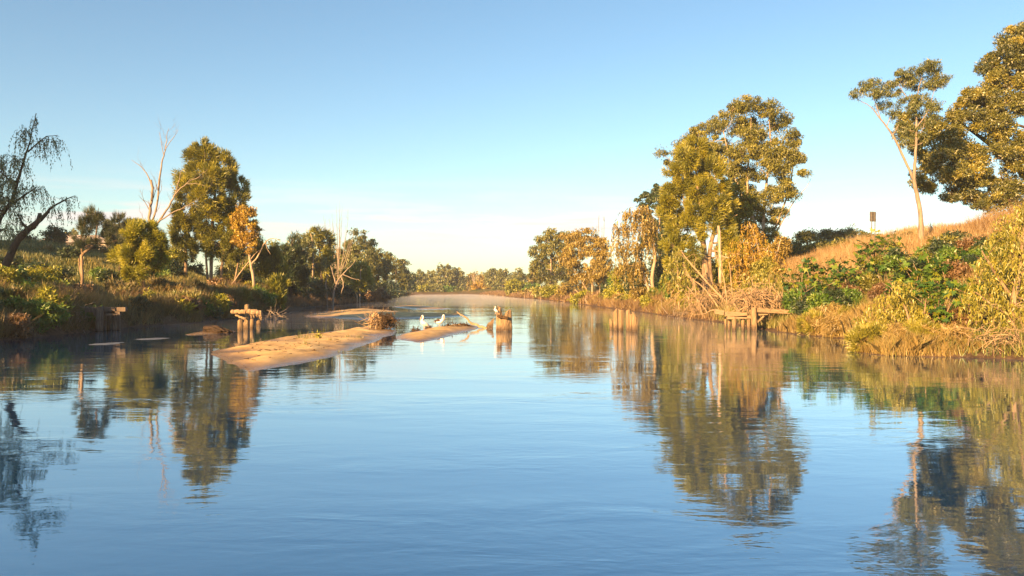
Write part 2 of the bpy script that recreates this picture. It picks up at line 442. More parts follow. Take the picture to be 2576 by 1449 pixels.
def axis(segs):
    out = []
    for a, b, st in segs:
        out += list(np.arange(a, b, st))
    return np.array(out + [segs[-1][1]])
gx = axis([(-4000, -400, 450), (-400, -120, 20), (-120, -60, 3), (-60, -26, 0.7), (-26, 14, 2.5), (14, 46, 0.7), (46, 120, 3), (120, 400, 20), (400, 4000, 450)])
gy = axis([(-400, -40, 30), (-40, 24, 4), (24, 110, 0.7), (110, 220, 2.0), (220, 440, 4.0), (440, 800, 25), (800, 6000, 500)])
X, Y = np.meshgrid(gx, gy)
Z = terrain(X.ravel(), Y.ravel())
mb = MB()
nx, ny = len(gx), len(gy)
i = np.arange(ny - 1)[:, None] * nx; j = np.arange(nx - 1)[None, :]
mb.add(np.stack((X.ravel(), Y.ravel(), Z), -1), np.stack((i + j, i + j + 1, i + nx + j + 1, i + nx + j), -1).reshape(-1, 4))
tag(mb.build('ground', M['ground']), kind='structure')

mb = MB()
mb.add([(-400, -400, 0), (400, -400, 0), (400, 520, 0), (-400, 520, 0)], [(0, 1, 2, 3)])
tag(mb.build('river_water', M['water']), kind='structure')

# ------------------------------------------------------------------ sand bars
def sandbar(name, poly_px, hmax, slope, seed, mat=None, lumps=0.06, kind='structure', label=None, cat=None, res=0.35, ragged=0.5):
    P = np.array([gnd(*p) for p in poly_px])
    # closed smooth outline
    Q = []
    n = len(P)
    for a in range(n):
        p0, p1, p2, p3 = P[a - 1], P[a], P[(a + 1) % n], P[(a + 2) % n]
        for t in np.arange(5) / 5:
            Q.append(0.5 * (2 * p1 + (p2 - p0) * t + (2 * p0 - 5 * p1 + 4 * p2 - p3) * t * t + (3 * p1 - p0 - 3 * p2 + p3) * t ** 3))
    Q = np.array(Q)
    lo, hi = Q.min(0) - 1.2, Q.max(0) + 1.2
    ax = np.linspace(lo[0], hi[0], int(max(12, min(140, (hi[0] - lo[0]) / res))))
    ay = np.linspace(lo[1], hi[1], int(max(12, min(170, (hi[1] - lo[1]) / res))))
    XX, YY = np.meshgrid(ax, ay)
    p = np.stack((XX.ravel(), YY.ravel()), -1)
    dmin = np.full(len(p), 1e9); ins = np.zeros(len(p), bool)
    for a in range(len(Q)):
        A, B = Q[a], Q[(a + 1) % len(Q)]
        ab = B - A
        t = np.clip(((p - A) @ ab) / max(ab @ ab, 1e-9), 0, 1)
        dmin = np.minimum(dmin, np.linalg.norm(p - A - t[:, None] * ab, axis=1))
        c = ((A[1] > p[:, 1]) != (B[1] > p[:, 1]))
        with np.errstate(divide='ignore', invalid='ignore'):
            xi = (B[0] - A[0]) * (p[:, 1] - A[1]) / (B[1] - A[1]) + A[0]
        ins ^= c & (p[:, 0] < xi)
    s = np.where(ins, dmin, -dmin) + fbm(p[:, 0] * 0.9, p[:, 1] * 0.9, seed, 3) * ragged
    z = np.where(s > 0, hmax * (1 - np.exp(-s * slope / hmax)), s * slope * 1.5)
    z = np.maximum(z, -0.6) + np.clip(s, 0, 1) * (fbm(p[:, 0] * 0.8, p[:, 1] * 0.5, seed + 5, 4) * lumps * 4)
    m2 = MB()
    w, h = len(ax), len(ay)
    i = np.arange(h - 1)[:, None] * w; j = np.arange(w - 1)[None, :]
    f = np.stack((i + j, i + j + 1, i + w + j + 1, i + w + j), -1).reshape(-1, 4)
    keep = (z[f] > -0.3).any(1)
    m2.add(np.stack((p[:, 0], p[:, 1], z), -1), f[keep])
    o = m2.build(name, mat or M['sand'])
    tag(o, label, cat, None, kind)
    return (ax, ay, z.reshape(h, w))

def bar_z(bar, x, y):
    ax, ay, z = bar
    return float(z[np.abs(ay - y).argmin(), np.abs(ax - x).argmin()])

BAR = sandbar('sandbar', lumps=.10, poly_px= [(525, 885), (590, 872), (690, 852), (760, 842), (850, 832), (905, 824), (945, 815), (985, 822), (998, 836), (960, 852), (925, 866), (895, 878), (840, 896), (770, 913), (690, 926), (630, 936), (590, 922), (555, 902)], hmax=0.36, slope=0.13, seed=5)
BAR2 = sandbar('sandbar', [(995, 852), (1015, 840), (1060, 830), (1110, 822), (1165, 820), (1210, 823), (1185, 832), (1140, 843), (1100, 854), (1040, 858)], 0.38, 0.2, 8)
sandbar('sandbar', [(760, 795), (830, 783), (900, 776), (970, 780), (1035, 788), (1120, 790), (1185, 793), (1110, 799), (1000, 801), (900, 803), (820, 799)], 0.5, 0.1, 12, res=0.6)
sandbar('sandbar', [(985, 771), (1040, 769), (1100, 773), (1138, 777), (1070, 778), (1010, 775)], 0.3, 0.08, 15, res=0.8)
sandbar('sandbar', [(465, 842), (500, 835), (545, 831), (592, 833), (560, 838), (500, 843)], 0.16, 0.12, 18)
for s_, pl, lab in ((31, [(228, 867), (255, 863.5), (300, 862), (292, 865), (270, 867.5), (250, 868)], 'pale foam raft with broken edge floating by the dark trestle'),
                    (33, [(343, 855), (362, 851.5), (412, 850), (396, 853.5), (365, 855.5)], 'smooth pale foam raft floating between dark trestle and crossed post')):
    sandbar('foam_patch', pl, 0.025, 0.04, s_, M['foam'], 0.004, None, lab, 'foam', res=0.12, ragged=2.2)

# ------------------------------------------------------------------ plants
DM = 2.1            # leaf density
def add_twigs(mb, paths, n, lmin, lmax, up=0.4, lv=2, r0=0.3, spread=0.9):
    """random side twigs along existing limbs"""
    new = []
    for (pts, rad) in paths:
        cum = np.concatenate(([0], np.cumsum(np.linalg.norm(np.diff(pts, axis=0), axis=1))))
        k = max(1, int(n * cum[-1]))
        for _ in range(k):
            s = rng.uniform(0.25, 1.0) * cum[-1]
            idx = min(len(pts) - 2, int(np.searchsorted(cum, s)) - 1 if s > 0 else 0); idx = max(idx, 0)
            t = (s - cum[idx]) / max(cum[idx + 1] - cum[idx], 1e-6)
            p = pts[idx] * (1 - t) + pts[idx + 1] * t
            dirn = nrm(pts[idx + 1] - pts[idx])
            v = nrm(dirn * 0.7 + rng.normal(size=3) * spread * 0.6 + np.array((0, 0, up)))
            L = rng.uniform(lmin, lmax)
            q = np.array([p + v * L * a + np.array((0, 0, up * 0.3 * L * a * a)) + rng.normal(size=3) * 0.05 * L * (a > 0) for a in (0, 0.33, 0.66, 1)])
            rr = max(rad[min(idx, len(rad) - 1)] * r0 * 1.3, 0.014)
            rd = rr * np.array((1, 0.75, 0.5, 0.2))
            mb.tube(q, rd, 3, cap=False)
            new.append((q, rd))
    if lv > 1:
        add_twigs(mb, new, n * 1.3, lmin * 0.5, lmax * 0.5, up, lv - 1, 0.55, spread)

def foliage(mb, c, r, kind, n, cl, m, L, W, tone=0.5):
    """leaves in clumps through an ellipsoid; c, r in metres, cl clump radius; m number of clumps"""
    dirs = nrm(rng.normal(size=(m, 3)))
    u = rng.uniform(0.45, 1.0, size=(m, 1)) ** 0.6
    cc = c + dirs * u * r
    ct = np.clip(tone + rng.normal(size=m) * 0.2, 0, 1)
    per = max(4, n // m)
    idx = np.repeat(np.arange(m), per)
    off = rng.normal(size=(len(idx), 3))
    off = nrm(off) * (rng.uniform(0, 1, size=(len(idx), 1)) ** 0.45)
    sc = cl * rng.uniform(0.45, 1.5, size=(m, 1)) * rng.uniform(0.7, 1.35, size=(m, 3))
    rt = np.clip(ct[idx] + rng.normal(size=len(idx)) * 0.10, 0, 1)
    if kind == 'gum':
        p = cc[idx] + off * sc[idx] * np.array((1, 1, 0.75))
        nv = nrm(off * 0.8 + np.array((0, 0, 0.35)) + rng.normal(size=off.shape) * 0.55)
        ax = rng.normal(size=off.shape) * 0.7 + np.array((0, 0, -0.75))
        mb.leaves(p, ax, nv, L * rng.uniform(0.6, 1.3, len(p)), W * rng.uniform(0.7, 1.3, len(p)), rt)
    elif kind == 'broad':
        p = cc[idx] + off * sc[idx] * np.array((1, 1, 0.8))
        nv = nrm(off * 1.0 + np.array((0, 0, 0.35)) + rng.normal(size=off.shape) * 0.38)
        mb.leaves(p, off + rng.normal(size=off.shape) * 0.6, nv, L * rng.uniform(0.6, 1.3, len(p)), W * rng.uniform(0.7, 1.3, len(p)), rt)
    elif kind in ('needle', 'needle_up'):
        up = 0.9 if kind == 'needle_up' else 0.35
        p = cc[idx] + off * sc[idx] * np.array((0.75, 0.75, 1.0))
        out = nrm(cc - c)[idx]
        mb.slivers(p, out * 0.7 + off * 0.5 + np.array((0, 0, up)) + rng.normal(size=off.shape) * 0.35, L * rng.uniform(0.6, 1.4, len(p)), W * rng.uniform(0.7, 1.4, len(p)), rt)
    return cc

def strands(mb, c, r, n, ln, L, W, tone=0.5, lean=0.12, twig=None):
    """hanging willow strands starting inside an ellipsoid"""
    st = c + nrm(rng.normal(size=(n, 3))) * (rng.uniform(0.1, 1, size=(n, 1)) ** 0.5) * r
    per = max(5, int(ln / (L * 0.55)))
    ll = ln * rng.uniform(0.35, 1.2, size=n)
    side = rng.normal(size=(n, 3)) * lean; side[:, 2] = 0
    idx = np.repeat(np.arange(n), per)
    t = np.tile(np.linspace(0, 1, per), n)
    tt = (t + rng.uniform(-0.5, 0.5, len(t)) / per)[:, None]
    l_ = ll[idx][:, None]
    out = nrm((st - c) * np.array((1, 1, 0)))[idx]
    p = st[idx] + np.array((0, 0, -1.0)) * l_ * np.clip(tt, 0, 1) ** 1.25 + (side[idx] + out * 0.22) * l_ * np.sqrt(np.clip(tt, 0, 1)) + rng.normal(size=(len(idx), 3)) * L * 0.15
    ax = np.array((0, 0, -1.0)) + rng.normal(size=p.shape) * 0.42
    ct = np.clip(tone + rng.normal(size=n) * 0.2, 0, 1)
    mb.leaves(p, ax, rng.normal(size=p.shape), L * rng.uniform(0.7, 1.3, len(p)), W * rng.uniform(0.7, 1.3, len(p)), np.clip(ct[idx] + rng.normal(size=len(idx)) * 0.13, 0, 1))

def tree(name, label, d, trunks, blobs, kind, leaf, bark, dens=0.8, cl=14, L=7.0, W=2.6, group=None, cat='tree', drop=70, tone=0.5, twigs=True, extra=None, depth=0.8, wob=0.4, tk=7, ct=1.0):
    s = d / FPX
    base = pt(trunks[0][0][0], trunks[0][0][1], d)
    base[2] = tz(base[0], base[1])
    root = empty(name, base, label, cat, group)
    tb = MB(); paths = []
    for ti, tr in enumerate(trunks):
        P = np.array([pt(t[0], t[1], d + (t[3] if len(t) > 3 else 0)) for t in tr])
        rr = np.array([t[2] for t in tr]) * s * 0.5
        if ti == 0 or tr[0][1] > trunks[0][0][1] - 12:       # rooted stem: runs down into the ground
            gz = tz(P[0][0], P[0][1])
            P = np.vstack((np.array((P[0][0], P[0][1], min(gz, P[0][2]) - 0.3)), P)) if P[0][2] - gz > -0.25 else P
            if len(P) > len(rr):
                rr = np.concatenate(([rr[0] * 1.35], rr))
        q, r2 = smooth(P, rr, 4, wob * s)
        tb.tube(q, r2, tk, jit=0.05)
        paths.append((q, r2))
    allp = np.vstack([q[len(q) // 4:] for q, _ in paths])
    allr = np.concatenate([r2[len(q) // 4:] for q, r2 in paths])
    lb = MB()
    for b in blobs:
        px, py, rx, ry = b[:4]
        dy = b[4] if len(b) > 4 and b[4] is not None else rng.normal() * rx * s * 0.55
        tn = b[5] if len(b) > 5 else tone
        c = pt(px, py, d) + np.array((0, dy, 0))
        r = np.array((rx * s, max(rx, ry) * s * depth, ry * s))
        if twigs:
            dd = np.linalg.norm((allp - c) * np.array((1, 1, 0.6)), axis=1) + np.where(allp[:, 2] > c[2], 3.0 * s * 20, 0)
            k = int(dd.argmin()); a0 = allp[k]
            r0 = min(allr[k] * 0.6, 0.10 + 0.02 * np.linalg.norm(c - a0))
            mid = (a0 + c) / 2 + np.array((0, 0, -0.08)) * np.linalg.norm(c - a0) + rng.normal(size=3) * 0.05 * np.linalg.norm(c - a0)
            q, r2 = smooth(np.array((a0, mid, c)), np.array((r0, r0 * 0.7, r0 * 0.4)), 4)
            tb.tube(q, r2, 5 if cat == 'tree' else 3, cap=False)
            for _ in range(6 if cat == 'tree' and d < 240 else 1):
                e_ = c + nrm(rng.normal(size=3)) * r * 0.75
                tb.tube(smooth(np.array((c, (c + e_) / 2 + rng.normal(size=3) * 0.1 * r.min(), e_)), np.array((r0 * 0.4, r0 * 0.25, 0.01)), 2)[0], np.linspace(r0 * 0.4, 0.012, 5), 3, cap=False)
        if kind == 'weep':
            strands(lb, c, r, max(4, int(dens * 1.7 * rx * ry / 60)), drop * s, L * s, W * 1.1 * s, tn)
        else:
            n = int(dens * DM * (1.75 if cat == 'tree' and d < 140 else 1.0) * rx * ry); m = max(4, int(ct * 2.6 * rx * ry / (cl * cl)))
            z_ = .78 if cat == 'tree' and d < 140 else 1.0
            foliage(lb, c, r, kind, n, cl * 1.25 * s, m, L * 1.1 * z_ * s, W * (1.35 if kind.startswith('needle') else 1.2) * z_ * s, tn)
    if extra: extra(tb, paths, s)
    tb.build('trunk' if cat == 'tree' else 'stem', bark, root, base)
    if lb.V:
        lb.build('crown' if cat == 'tree' else 'foliage', leaf, root, base)
    return root

def bush(px, py, rx, ry, d, leaf, label, group=None, kind='broad', dens=0.9, cl=9, L=5.5, W=2.6, name='shrub', drop=40, tone=0.5, nb=4, bark=None):
    """low shrub: several stems, foliage of a few uneven lobes"""
    s = d / FPX
    pg = HY - (tz((px - CX) * s, d) - CAMH) / s
    if py + ry < pg: py = pg - ry * 0.9
    blobs = [(px, py, rx * 0.75, ry * 0.8)]
    for k in range(nb):
        a = rng.uniform(0, 2 * math.pi)
        blobs.append((px + math.cos(a) * rx * 0.55, py + math.sin(a) * ry * 0.5, rx * rng.uniform(0.35, 0.55), ry * rng.uniform(0.35, 0.6)))
    b0 = py + ry
    trunks = [[(px, b0, 3), (px - 2, py + ry * 0.3, 2.2), (px, py, 1)]]
    for k in range(2):
        x2 = px + rng.uniform(-0.5, 0.5) * rx
        trunks.append([(px + rng.uniform(-3, 3), b0, 2.4), ((px + x2) / 2, py + ry * 0.3, 1.6), (x2, py - ry * 0.2, 0.8)])
    return tree(name, label, d, trunks, blobs, kind, leaf, bark or M['bark_dark'], dens, cl, L, W, group, 'shrub', drop, tone, depth=0.9)

# ---- left bank, near
tree('willow_tree', 'dark weeping willow with leaning trunk and hanging strands, on the left bank', 56,
     [[(-60, 700, 15), (-20, 620, 13), (0, 548, 12), (28, 510, 10), (40, 470, 8), (52, 430, 6), (62, 395, 5), (75, 355, 3.5), (90, 285, 1.5)],
      [(14, 668, 20), (45, 605, 17), (80, 570, 16), (108, 546, 10), (132, 520, 5), (170, 500, 3), (188, 492, 1.2)],
      [(85, 572, 12), (97, 552, 11), (100, 536, 9)],
      [(28, 512, 7), (60, 492, 5), (92, 470, 2)], [(70, 382, 4), (112, 346, 2.4), (146, 340, 1)], [(40, 470, 4), (10, 440, 3), (-20, 420, 2)]],
     [(90, 296, 10, 12), (72, 335, 20, 20), (118, 348, 28, 10), (145, 346, 12, 8), (18, 390, 22, 14), (58, 405, 26, 14), (8, 440, 26, 18), (72, 474, 28, 14),
      (96, 476, 18, 14), (28, 500, 34, 18), (58, 545, 24, 12), (160, 500, 20, 8), (184, 497, 10, 6), (128, 522, 16, 10), (8, 575, 26, 22), (-30, 480, 30, 40), (-20, 400, 20, 20), (40, 455, 20, 12), (100, 355, 14, 8)],
     'weep', M['leaf_willow'], M['bark_dark'], dens=2.6, L=7, W=2.0, drop=62, depth=0.9)
tree('casuarina_tree', 'young dark casuarina with forked leaning trunk and wispy upright tips', 70,
     [[(207, 712, 8), (206, 660, 8), (208, 640, 8), (228, 622, 7), (240, 597, 5), (245, 560, 3), (248, 522, 1)],
      [(208, 642, 5), (204, 600, 4), (214, 560, 3), (222, 518, 1)], [(206, 700, 5), (200, 670, 4), (199, 650, 3)]],
     [(222, 560, 15, 30), (248, 562, 14, 26), (212, 600, 16, 18), (252, 602, 24, 14), (236, 545, 14, 22), (272, 606, 20, 12), (225, 618, 20, 10), (205, 575, 10, 18)],
     'needle_up', M['leaf_cas_dark'], M['bark'], dens=.8, cl=7, L=17, W=.8, ct=.7)
tree('casuarina_tree', 'small dark casuarina with two feathery spires beside the yellow casuarina', 92,
     [[(300, 690, 5), (302, 640, 4), (300, 590, 3), (298, 535, 1)], [(302, 640, 3), (318, 590, 2), (322, 555, 1)]],
     [(296, 560, 14, 28), (285, 590, 15, 22), (316, 580, 14, 22), (300, 620, 24, 20), (322, 610, 14, 16)],
     'needle_up', M['leaf_cas_dark'], M['bark_dark'], dens=.9, cl=7, L=15, W=.8, ct=.7)
tree('casuarina_tree', 'bushy yellow-green casuarina with foliage down to the ground on the left bank', 80,
     [[(362, 705, 7), (360, 660, 6), (355, 610, 4), (352, 570, 2)], [(362, 690, 4), (385, 640, 3), (390, 600, 1.5)], [(361, 680, 4), (330, 640, 3), (318, 610, 1.5)]],
     [(352, 590, 34, 22), (322, 620, 28, 24), (390, 605, 30, 24), (360, 640, 42, 28), (338, 665, 30, 22), (388, 650, 30, 26), (372, 575, 26, 16), (352, 688, 30, 16), (408, 625, 18, 18), (300, 640, 14, 16)],
     'needle', M['leaf_yellow'], M['bark'], dens=1.9, cl=10, L=11, W=1.6)
def dead_twigs(n, a, b, lv=2, up=0.45):
    def f(tb, paths, s): add_twigs(tb, paths, n, a, b, up, lv)
    return f
tree('dead_tree', 'tall bare bleached tree with forked limbs in front of the tall casuarina', 98,
     [[(372, 620, 7.02), (374, 575, 7.02), (376, 540, 7.02), (382, 500, 7.02), (383, 472, 6.24), (380, 452, 4.68)],
      [(380, 462, 3.90), (371, 440, 2.65), (355, 420, 1.72), (330, 402, 0.78)],
      [(376, 575, 5.46), (394, 520, 4.68), (400, 460, 4.68), (407, 410, 3.51), (416, 375, 2.50), (421, 335, 1.25), (425, 322, 0.62)],
      [(412, 392, 1.95), (405, 350, 1.17), (400, 332, 0.62)], [(416, 375, 1.95), (438, 342, 1.25), (448, 326, 0.62)],
      [(378, 585, 5.46), (418, 530, 4.68), (440, 490, 3.90), (470, 460, 2.65), (500, 445, 1.56), (522, 426, 0.78)],
      [(440, 490, 2.73), (450, 455, 1.95), (456, 428, 0.94)], [(468, 462, 1.95), (505, 464, 1.25), (528, 474, 0.62)],
      [(395, 560, 3.90), (432, 536, 3.12), (462, 522, 2.03), (500, 500, 1.09), (520, 492, 0.62)]],
     [], 'gum', M['leaf_gum'], M['bark_dead'], extra=dead_twigs(0.8, 0.9, 2.8), wob=0.6)
tree('casuarina_tree', 'tall full casuarina with several trunks towering over the left bank', 102,
     [[(530, 708, 9), (532, 640, 9), (535, 560, 8), (540, 480, 6), (528, 400, 3)], [(467, 710, 10), (467, 650, 9), (470, 600, 7), (485, 520, 4)],
      [(556, 708, 7), (562, 640, 6), (575, 560, 4)], [(522, 708, 6), (518, 640, 5), (510, 570, 4)], [(590, 712, 4), (602, 650, 4), (618, 590, 2)]],
     [(488, 388, 22, 20), (522, 392, 26, 24), (553, 408, 26, 26), (580, 428, 18, 22), (500, 430, 36, 26), (545, 448, 42, 30), (592, 470, 22, 28), (468, 452, 26, 16), (452, 442, 12, 10),
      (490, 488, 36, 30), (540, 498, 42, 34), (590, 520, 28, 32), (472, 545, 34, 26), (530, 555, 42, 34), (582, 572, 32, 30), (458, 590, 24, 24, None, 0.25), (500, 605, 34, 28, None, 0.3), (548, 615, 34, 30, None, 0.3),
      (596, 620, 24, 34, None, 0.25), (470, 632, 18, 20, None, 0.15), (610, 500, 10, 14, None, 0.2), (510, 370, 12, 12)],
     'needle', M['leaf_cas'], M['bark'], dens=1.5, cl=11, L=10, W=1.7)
tree('autumn_tree', 'orange-leaved tree with a dead forked snag beside the tall casuarina', 100,
     [[(640, 735, 8), (636, 690, 7), (628, 650, 6), (620, 600, 4), (612, 550, 2)], [(632, 665, 5), (652, 640, 4), (668, 608, 3), (692, 600, 1.6), (706, 608, .8)], [(668, 610, 2), (672, 625, 1.4), (680, 640, .8)], [(560, 750, 3), (600, 692, 3), (640, 640, 2.4), (655, 628, 1.2)]],
     [(614, 538, 26, 20), (632, 556, 20, 22), (598, 562, 18, 18), (640, 585, 14, 20), (616, 585, 26, 20), (600, 605, 20, 18, None, .3), (630, 615, 18, 20, None, .2)],
     'gum', M['leaf_orange'], M['bark_pale'], dens=1.1, cl=8, L=6, W=2.8, extra=dead_twigs(0.35, 0.5, 1.3, 1))
# ---- left bank, receding
for k, (px, top, w, d, lf, lab) in enumerate([(440, 598, 20, 128, 'leaf_cas', 'rounded yellow-olive tree between yellow casuarina and tall casuarina'), (575, 610, 24, 132, 'leaf_gum', 'olive tree in the gap behind the tall casuarina trunks'), (645, 604, 24, 138, 'leaf_gum', 'olive tree filling in behind the orange-leaved tree'),
        (700, 612, 24, 146, 'leaf_cas', 'yellow-olive tree behind the slender olive tree'), (842, 622, 26, 205, 'leaf_gum', 'dense olive tree right behind the bare grey tree'), (875, 612, 24, 212, 'leaf_gum_far', 'pale olive tree between the bare grey tree and the loose pale gum'), (610, 640, 22, 124, 'leaf_cas', 'low yellow-olive tree under the orange-leaved tree')]):
    tree('olive_tree', lab, d, [[(px, 735, 5), (px + 2, 690, 4), (px, top + 20, 2)]],
         [(px, top + 14, w * .7, 16), (px - w * .55, top + 34, w * .7, 18), (px + w * .55, top + 32, w * .7, 18), (px, top + 56, w, 22), (px - w * .5, top + 78, w * .7, 20), (px + w * .5, top + 80, w * .7, 20)],
         'gum', M[lf], M['bark'], dens=1.0, cl=9, L=6, W=2.6, tone=.5)
U = 'undergrowth along the left bank'
tree('small_tree', 'slender olive tree with thin upright stems right of the orange-leaved tree', 108, [[(672, 745, 5), (668, 690, 4), (672, 630, 2)], [(676, 745, 4), (690, 680, 3), (694, 610, 1)]],
     [(664, 650, 22, 22), (690, 635, 18, 26), (675, 680, 26, 24), (655, 620, 14, 18), (700, 670, 18, 22)], 'needle_up', M['leaf_cas'], M['bark_dark'], dens=1.1, cl=9, L=9, W=1.5, tone=.35)
tree('evergreen_tree', 'dense dark pointed evergreen on the left bank behind the yellow shrub', 125, [[(732, 745, 6), (733, 690, 5), (735, 600, 2)]],
     [(733, 615, 14, 20), (722, 640, 22, 20), (748, 645, 20, 22), (733, 680, 34, 28), (712, 700, 22, 24), (755, 700, 24, 26)], 'needle_up', M['leaf_dark'], M['bark_dark'], dens=1.3, cl=9, L=9, W=1.8)
tree('gum_tree', 'round-topped olive gum with a broken white trunk behind the dark evergreen', 150, [[(775, 745, 7), (772, 690, 6), (765, 630, 4)], [(786, 700, 4), (788, 655, 3.2), (786, 610, 2.6), (781, 588, 1.6)]],
     [(755, 606, 28, 18), (735, 620, 18, 16), (775, 625, 26, 22), (752, 645, 32, 24), (785, 660, 24, 24)], 'gum', M['leaf_gum_far'], M['bark_pale'], dens=1.1, cl=9, L=6, W=2.4, tone=.5)
tree('casuarina_tree', 'green domed casuarina left of the bare grey tree', 160, [[(812, 748, 6), (808, 680, 5), (802, 600, 3)]],
     [(802, 585, 20, 16), (790, 605, 22, 18), (818, 610, 20, 22), (800, 640, 28, 26), (822, 655, 20, 26), (785, 660, 20, 20), (808, 690, 28, 24, None, .25)], 'needle', M['leaf_cas'], M['bark_dark'], dens=1.2, cl=9, L=8, W=1.7, tone=.42)
def fan(px, y0, y1, w, n, d0):
    out = [[(px, y0, 4), (px - 1, y0 - (y0 - y1) * .35, 2.8), (px + 2, y0 - (y0 - y1) * .7, 1.3), (px + 3, y1, .4)]]
    for k in range(n):
        x = px + rng.uniform(-w, w)
        yy = y1 + rng.uniform(0, .25) * (y0 - y1) + abs(x - px) * .8
        st = y0 - rng.uniform(.1, .4) * (y0 - y1)
        out.append([(px + (x - px) * .1, st, 1.8), (px + (x - px) * .55, st - (st - yy) * .4, 1.3), (x - (x - px) * .12, st - (st - yy) * .75, .8), (x, yy, .35)])
    return out
tree('bare_tree', 'bare grey tree with a fan of fine upright branches above the left bank', 178, fan(852, 745, 502, 40, 17, 0), [], 'gum', M['leaf_gum'], M['bark_dead'], extra=dead_twigs(0.2, 0.8, 2.6, 2, .7), wob=.5, tk=5)
tree('gum_tree', 'loose pale gum right of the bare grey tree', 192, [[(905, 745, 5), (903, 680, 4), (906, 610, 2)]],
     [(905, 592, 22, 12), (920, 608, 22, 16), (890, 618, 20, 16), (912, 635, 32, 20), (932, 645, 20, 22), (885, 655, 24, 22), (915, 670, 32, 22)], 'gum', M['leaf_gum_far'], M['bark_pale'], dens=1.1, cl=8, L=5.5, W=2.3)
tree('gum_tree', 'broad dark-sided gum on the shaded left bank, right of the loose pale gum', 225, [[(950, 745, 5), (952, 690, 4), (955, 640, 2)]],
     [(945, 635, 20, 14), (962, 645, 18, 16), (940, 660, 28, 22), (968, 668, 22, 22), (950, 695, 34, 24)], 'gum', M['leaf_gum'], M['bark_dark'], dens=1.1, cl=8, L=5.5, W=2.4, tone=.35)
tree('gum_tree', 'big shady gum where the left bank turns away', 285, [[(995, 740, 4), (996, 690, 3), (997, 660, 2)]],
     [(985, 660, 20, 14), (1005, 665, 22, 14), (975, 680, 22, 20), (1010, 690, 26, 22), (990, 710, 34, 24)], 'gum', M['leaf_gum'], M['bark_dark'], dens=1.1, cl=7, L=5, W=2.4, tone=.35)
tree('gum_tree', 'last low rounded gum on the point of the left bank', 360, [[(1030, 738, 3), (1031, 705, 3), (1031, 685, 2)]],
     [(1022, 688, 16, 14), (1036, 700, 14, 14), (1020, 712, 22, 18), (1034, 720, 14, 16)], 'gum', M['leaf_dark'], M['bark_dark'], dens=1.2, cl=7, L=5, W=2.4, tone=.5)
tree('casuarina_tree', 'slim sunlit yellow-green casuarina at the water below the loose pale gum', 168, [[(905, 752, 4), (906, 710, 3), (908, 670, 1.5)], [(898, 752, 4), (893, 720, 3), (888, 700, 1)]],
     [(908, 680, 18, 18), (916, 705, 18, 20), (902, 715, 16, 18), (880, 690, 16, 14)], 'needle', M['leaf_yellow'], M['bark_pale'], dens=1.3, cl=7, L=7, W=1.7, tone=.3)
tree('dead_tree', 'fallen pale snag with crooked limbs at the edge of the left bank', 150, [[(838, 748, 5), (846, 715, 5), (860, 692, 4), (880, 672, 2), (895, 655, 1)], [(846, 716, 4), (838, 690, 3), (832, 668, 2)], [(858, 694, 3), (864, 715, 3), (858, 740, 2)], [(822, 740, 4), (820, 712, 3), (826, 690, 2)], [(862, 690, 3), (885, 700, 2), (905, 705, 1)]],
     [], 'gum', M['leaf_gum'], M['bark_dead'], extra=dead_twigs(0.35, .6, 1.8, 2, .2))
bush(697, 735, 30, 36, 104, M['leaf_yellow'], 'bright yellow-green feathery shrub at the foot of the dark left bank', None, 'needle_up', 1.7, 10, 10, 1.8, tone=.4)
bush(950, 722, 30, 30, 176, M['reed_brown'], 'brown twiggy shrub with bleached stems hanging over the far left bank', None, 'gum', 1.2, 7, 5, 1.8, bark=M['bark_dead'])
for (px, py, rx, ry, d) in [(440, 640, 26, 26, 112), (575, 660, 26, 30, 118), (640, 665, 26, 30, 120), (640, 752, 34, 24, 112), (605, 742, 30, 24, 100), (750, 742, 34, 26, 138), (790, 735, 34, 30, 150), (725, 715, 30, 26, 128), (830, 730, 34, 28, 165), (770, 705, 36, 28, 158), (865, 735, 30, 24, 178), (900, 740, 28, 20, 185), (845, 700, 30, 26, 185),
                            (985, 730, 24, 14, 260), (930, 742, 22, 14, 200), (665, 712, 34, 30, 118), (1010, 730, 20, 12, 320), (960, 705, 24, 20, 230), (590, 700, 26, 20, 108), (880, 712, 26, 22, 195), (820, 672, 24, 22, 180), (700, 690, 34, 36, 135), (745, 690, 36, 38, 165), (800, 690, 36, 38, 185), (860, 690, 32, 34, 205), (930, 700, 32, 32, 215), (975, 705, 30, 28, 270), (650, 690, 32, 36, 122), (620, 715, 32, 30, 110)]:
    bush(px, py, rx, ry, d, M[('leaf_dark', 'leaf_gum')[py < 701]], ('olive' if py < 701 else 'dark green') + ' shrub packed under the left bank trees ' + ('around the orange-leaved tree' if px < 690 else 'behind the yellow feathery shrub' if px < 775 else 'around the bare grey tree' if px < 905 else 'where the bank turns away'), U + (' olive' if py < 701 else ' dark') + (' near' if px < 690 else ' mid' if px < 775 else ' far' if px < 905 else ' point'), 'broad', 0.9, 8, 5.5, 3.0, tone=.45)  # upper olive, lower dark green: lit tops over shade put into leaf colour
for (px, py, rx, ry, d, lf) in [(18, 690, 34, 34, 60, 'leaf_yellow'), (155, 700, 20, 18, 64, 'leaf_green'), (70, 715, 26, 16, 58, 'leaf_green'), (190, 745, 16, 12, 62, 'leaf_yellow'), (40, 748, 24, 14, 52, 'leaf_green'), (372, 722, 8, 14, 70, 'leaf_yellow'), (430, 655, 30, 24, 110, 'leaf_yellow'), (455, 660, 26, 20, 125, 'leaf_green')]:
    bush(px, py, rx, ry, d, M[lf], 'low leafy shrub catching the sun on the grassy left bank', 'low shrubs on the left bank', 'broad', 0.9, 8, 7, 4)
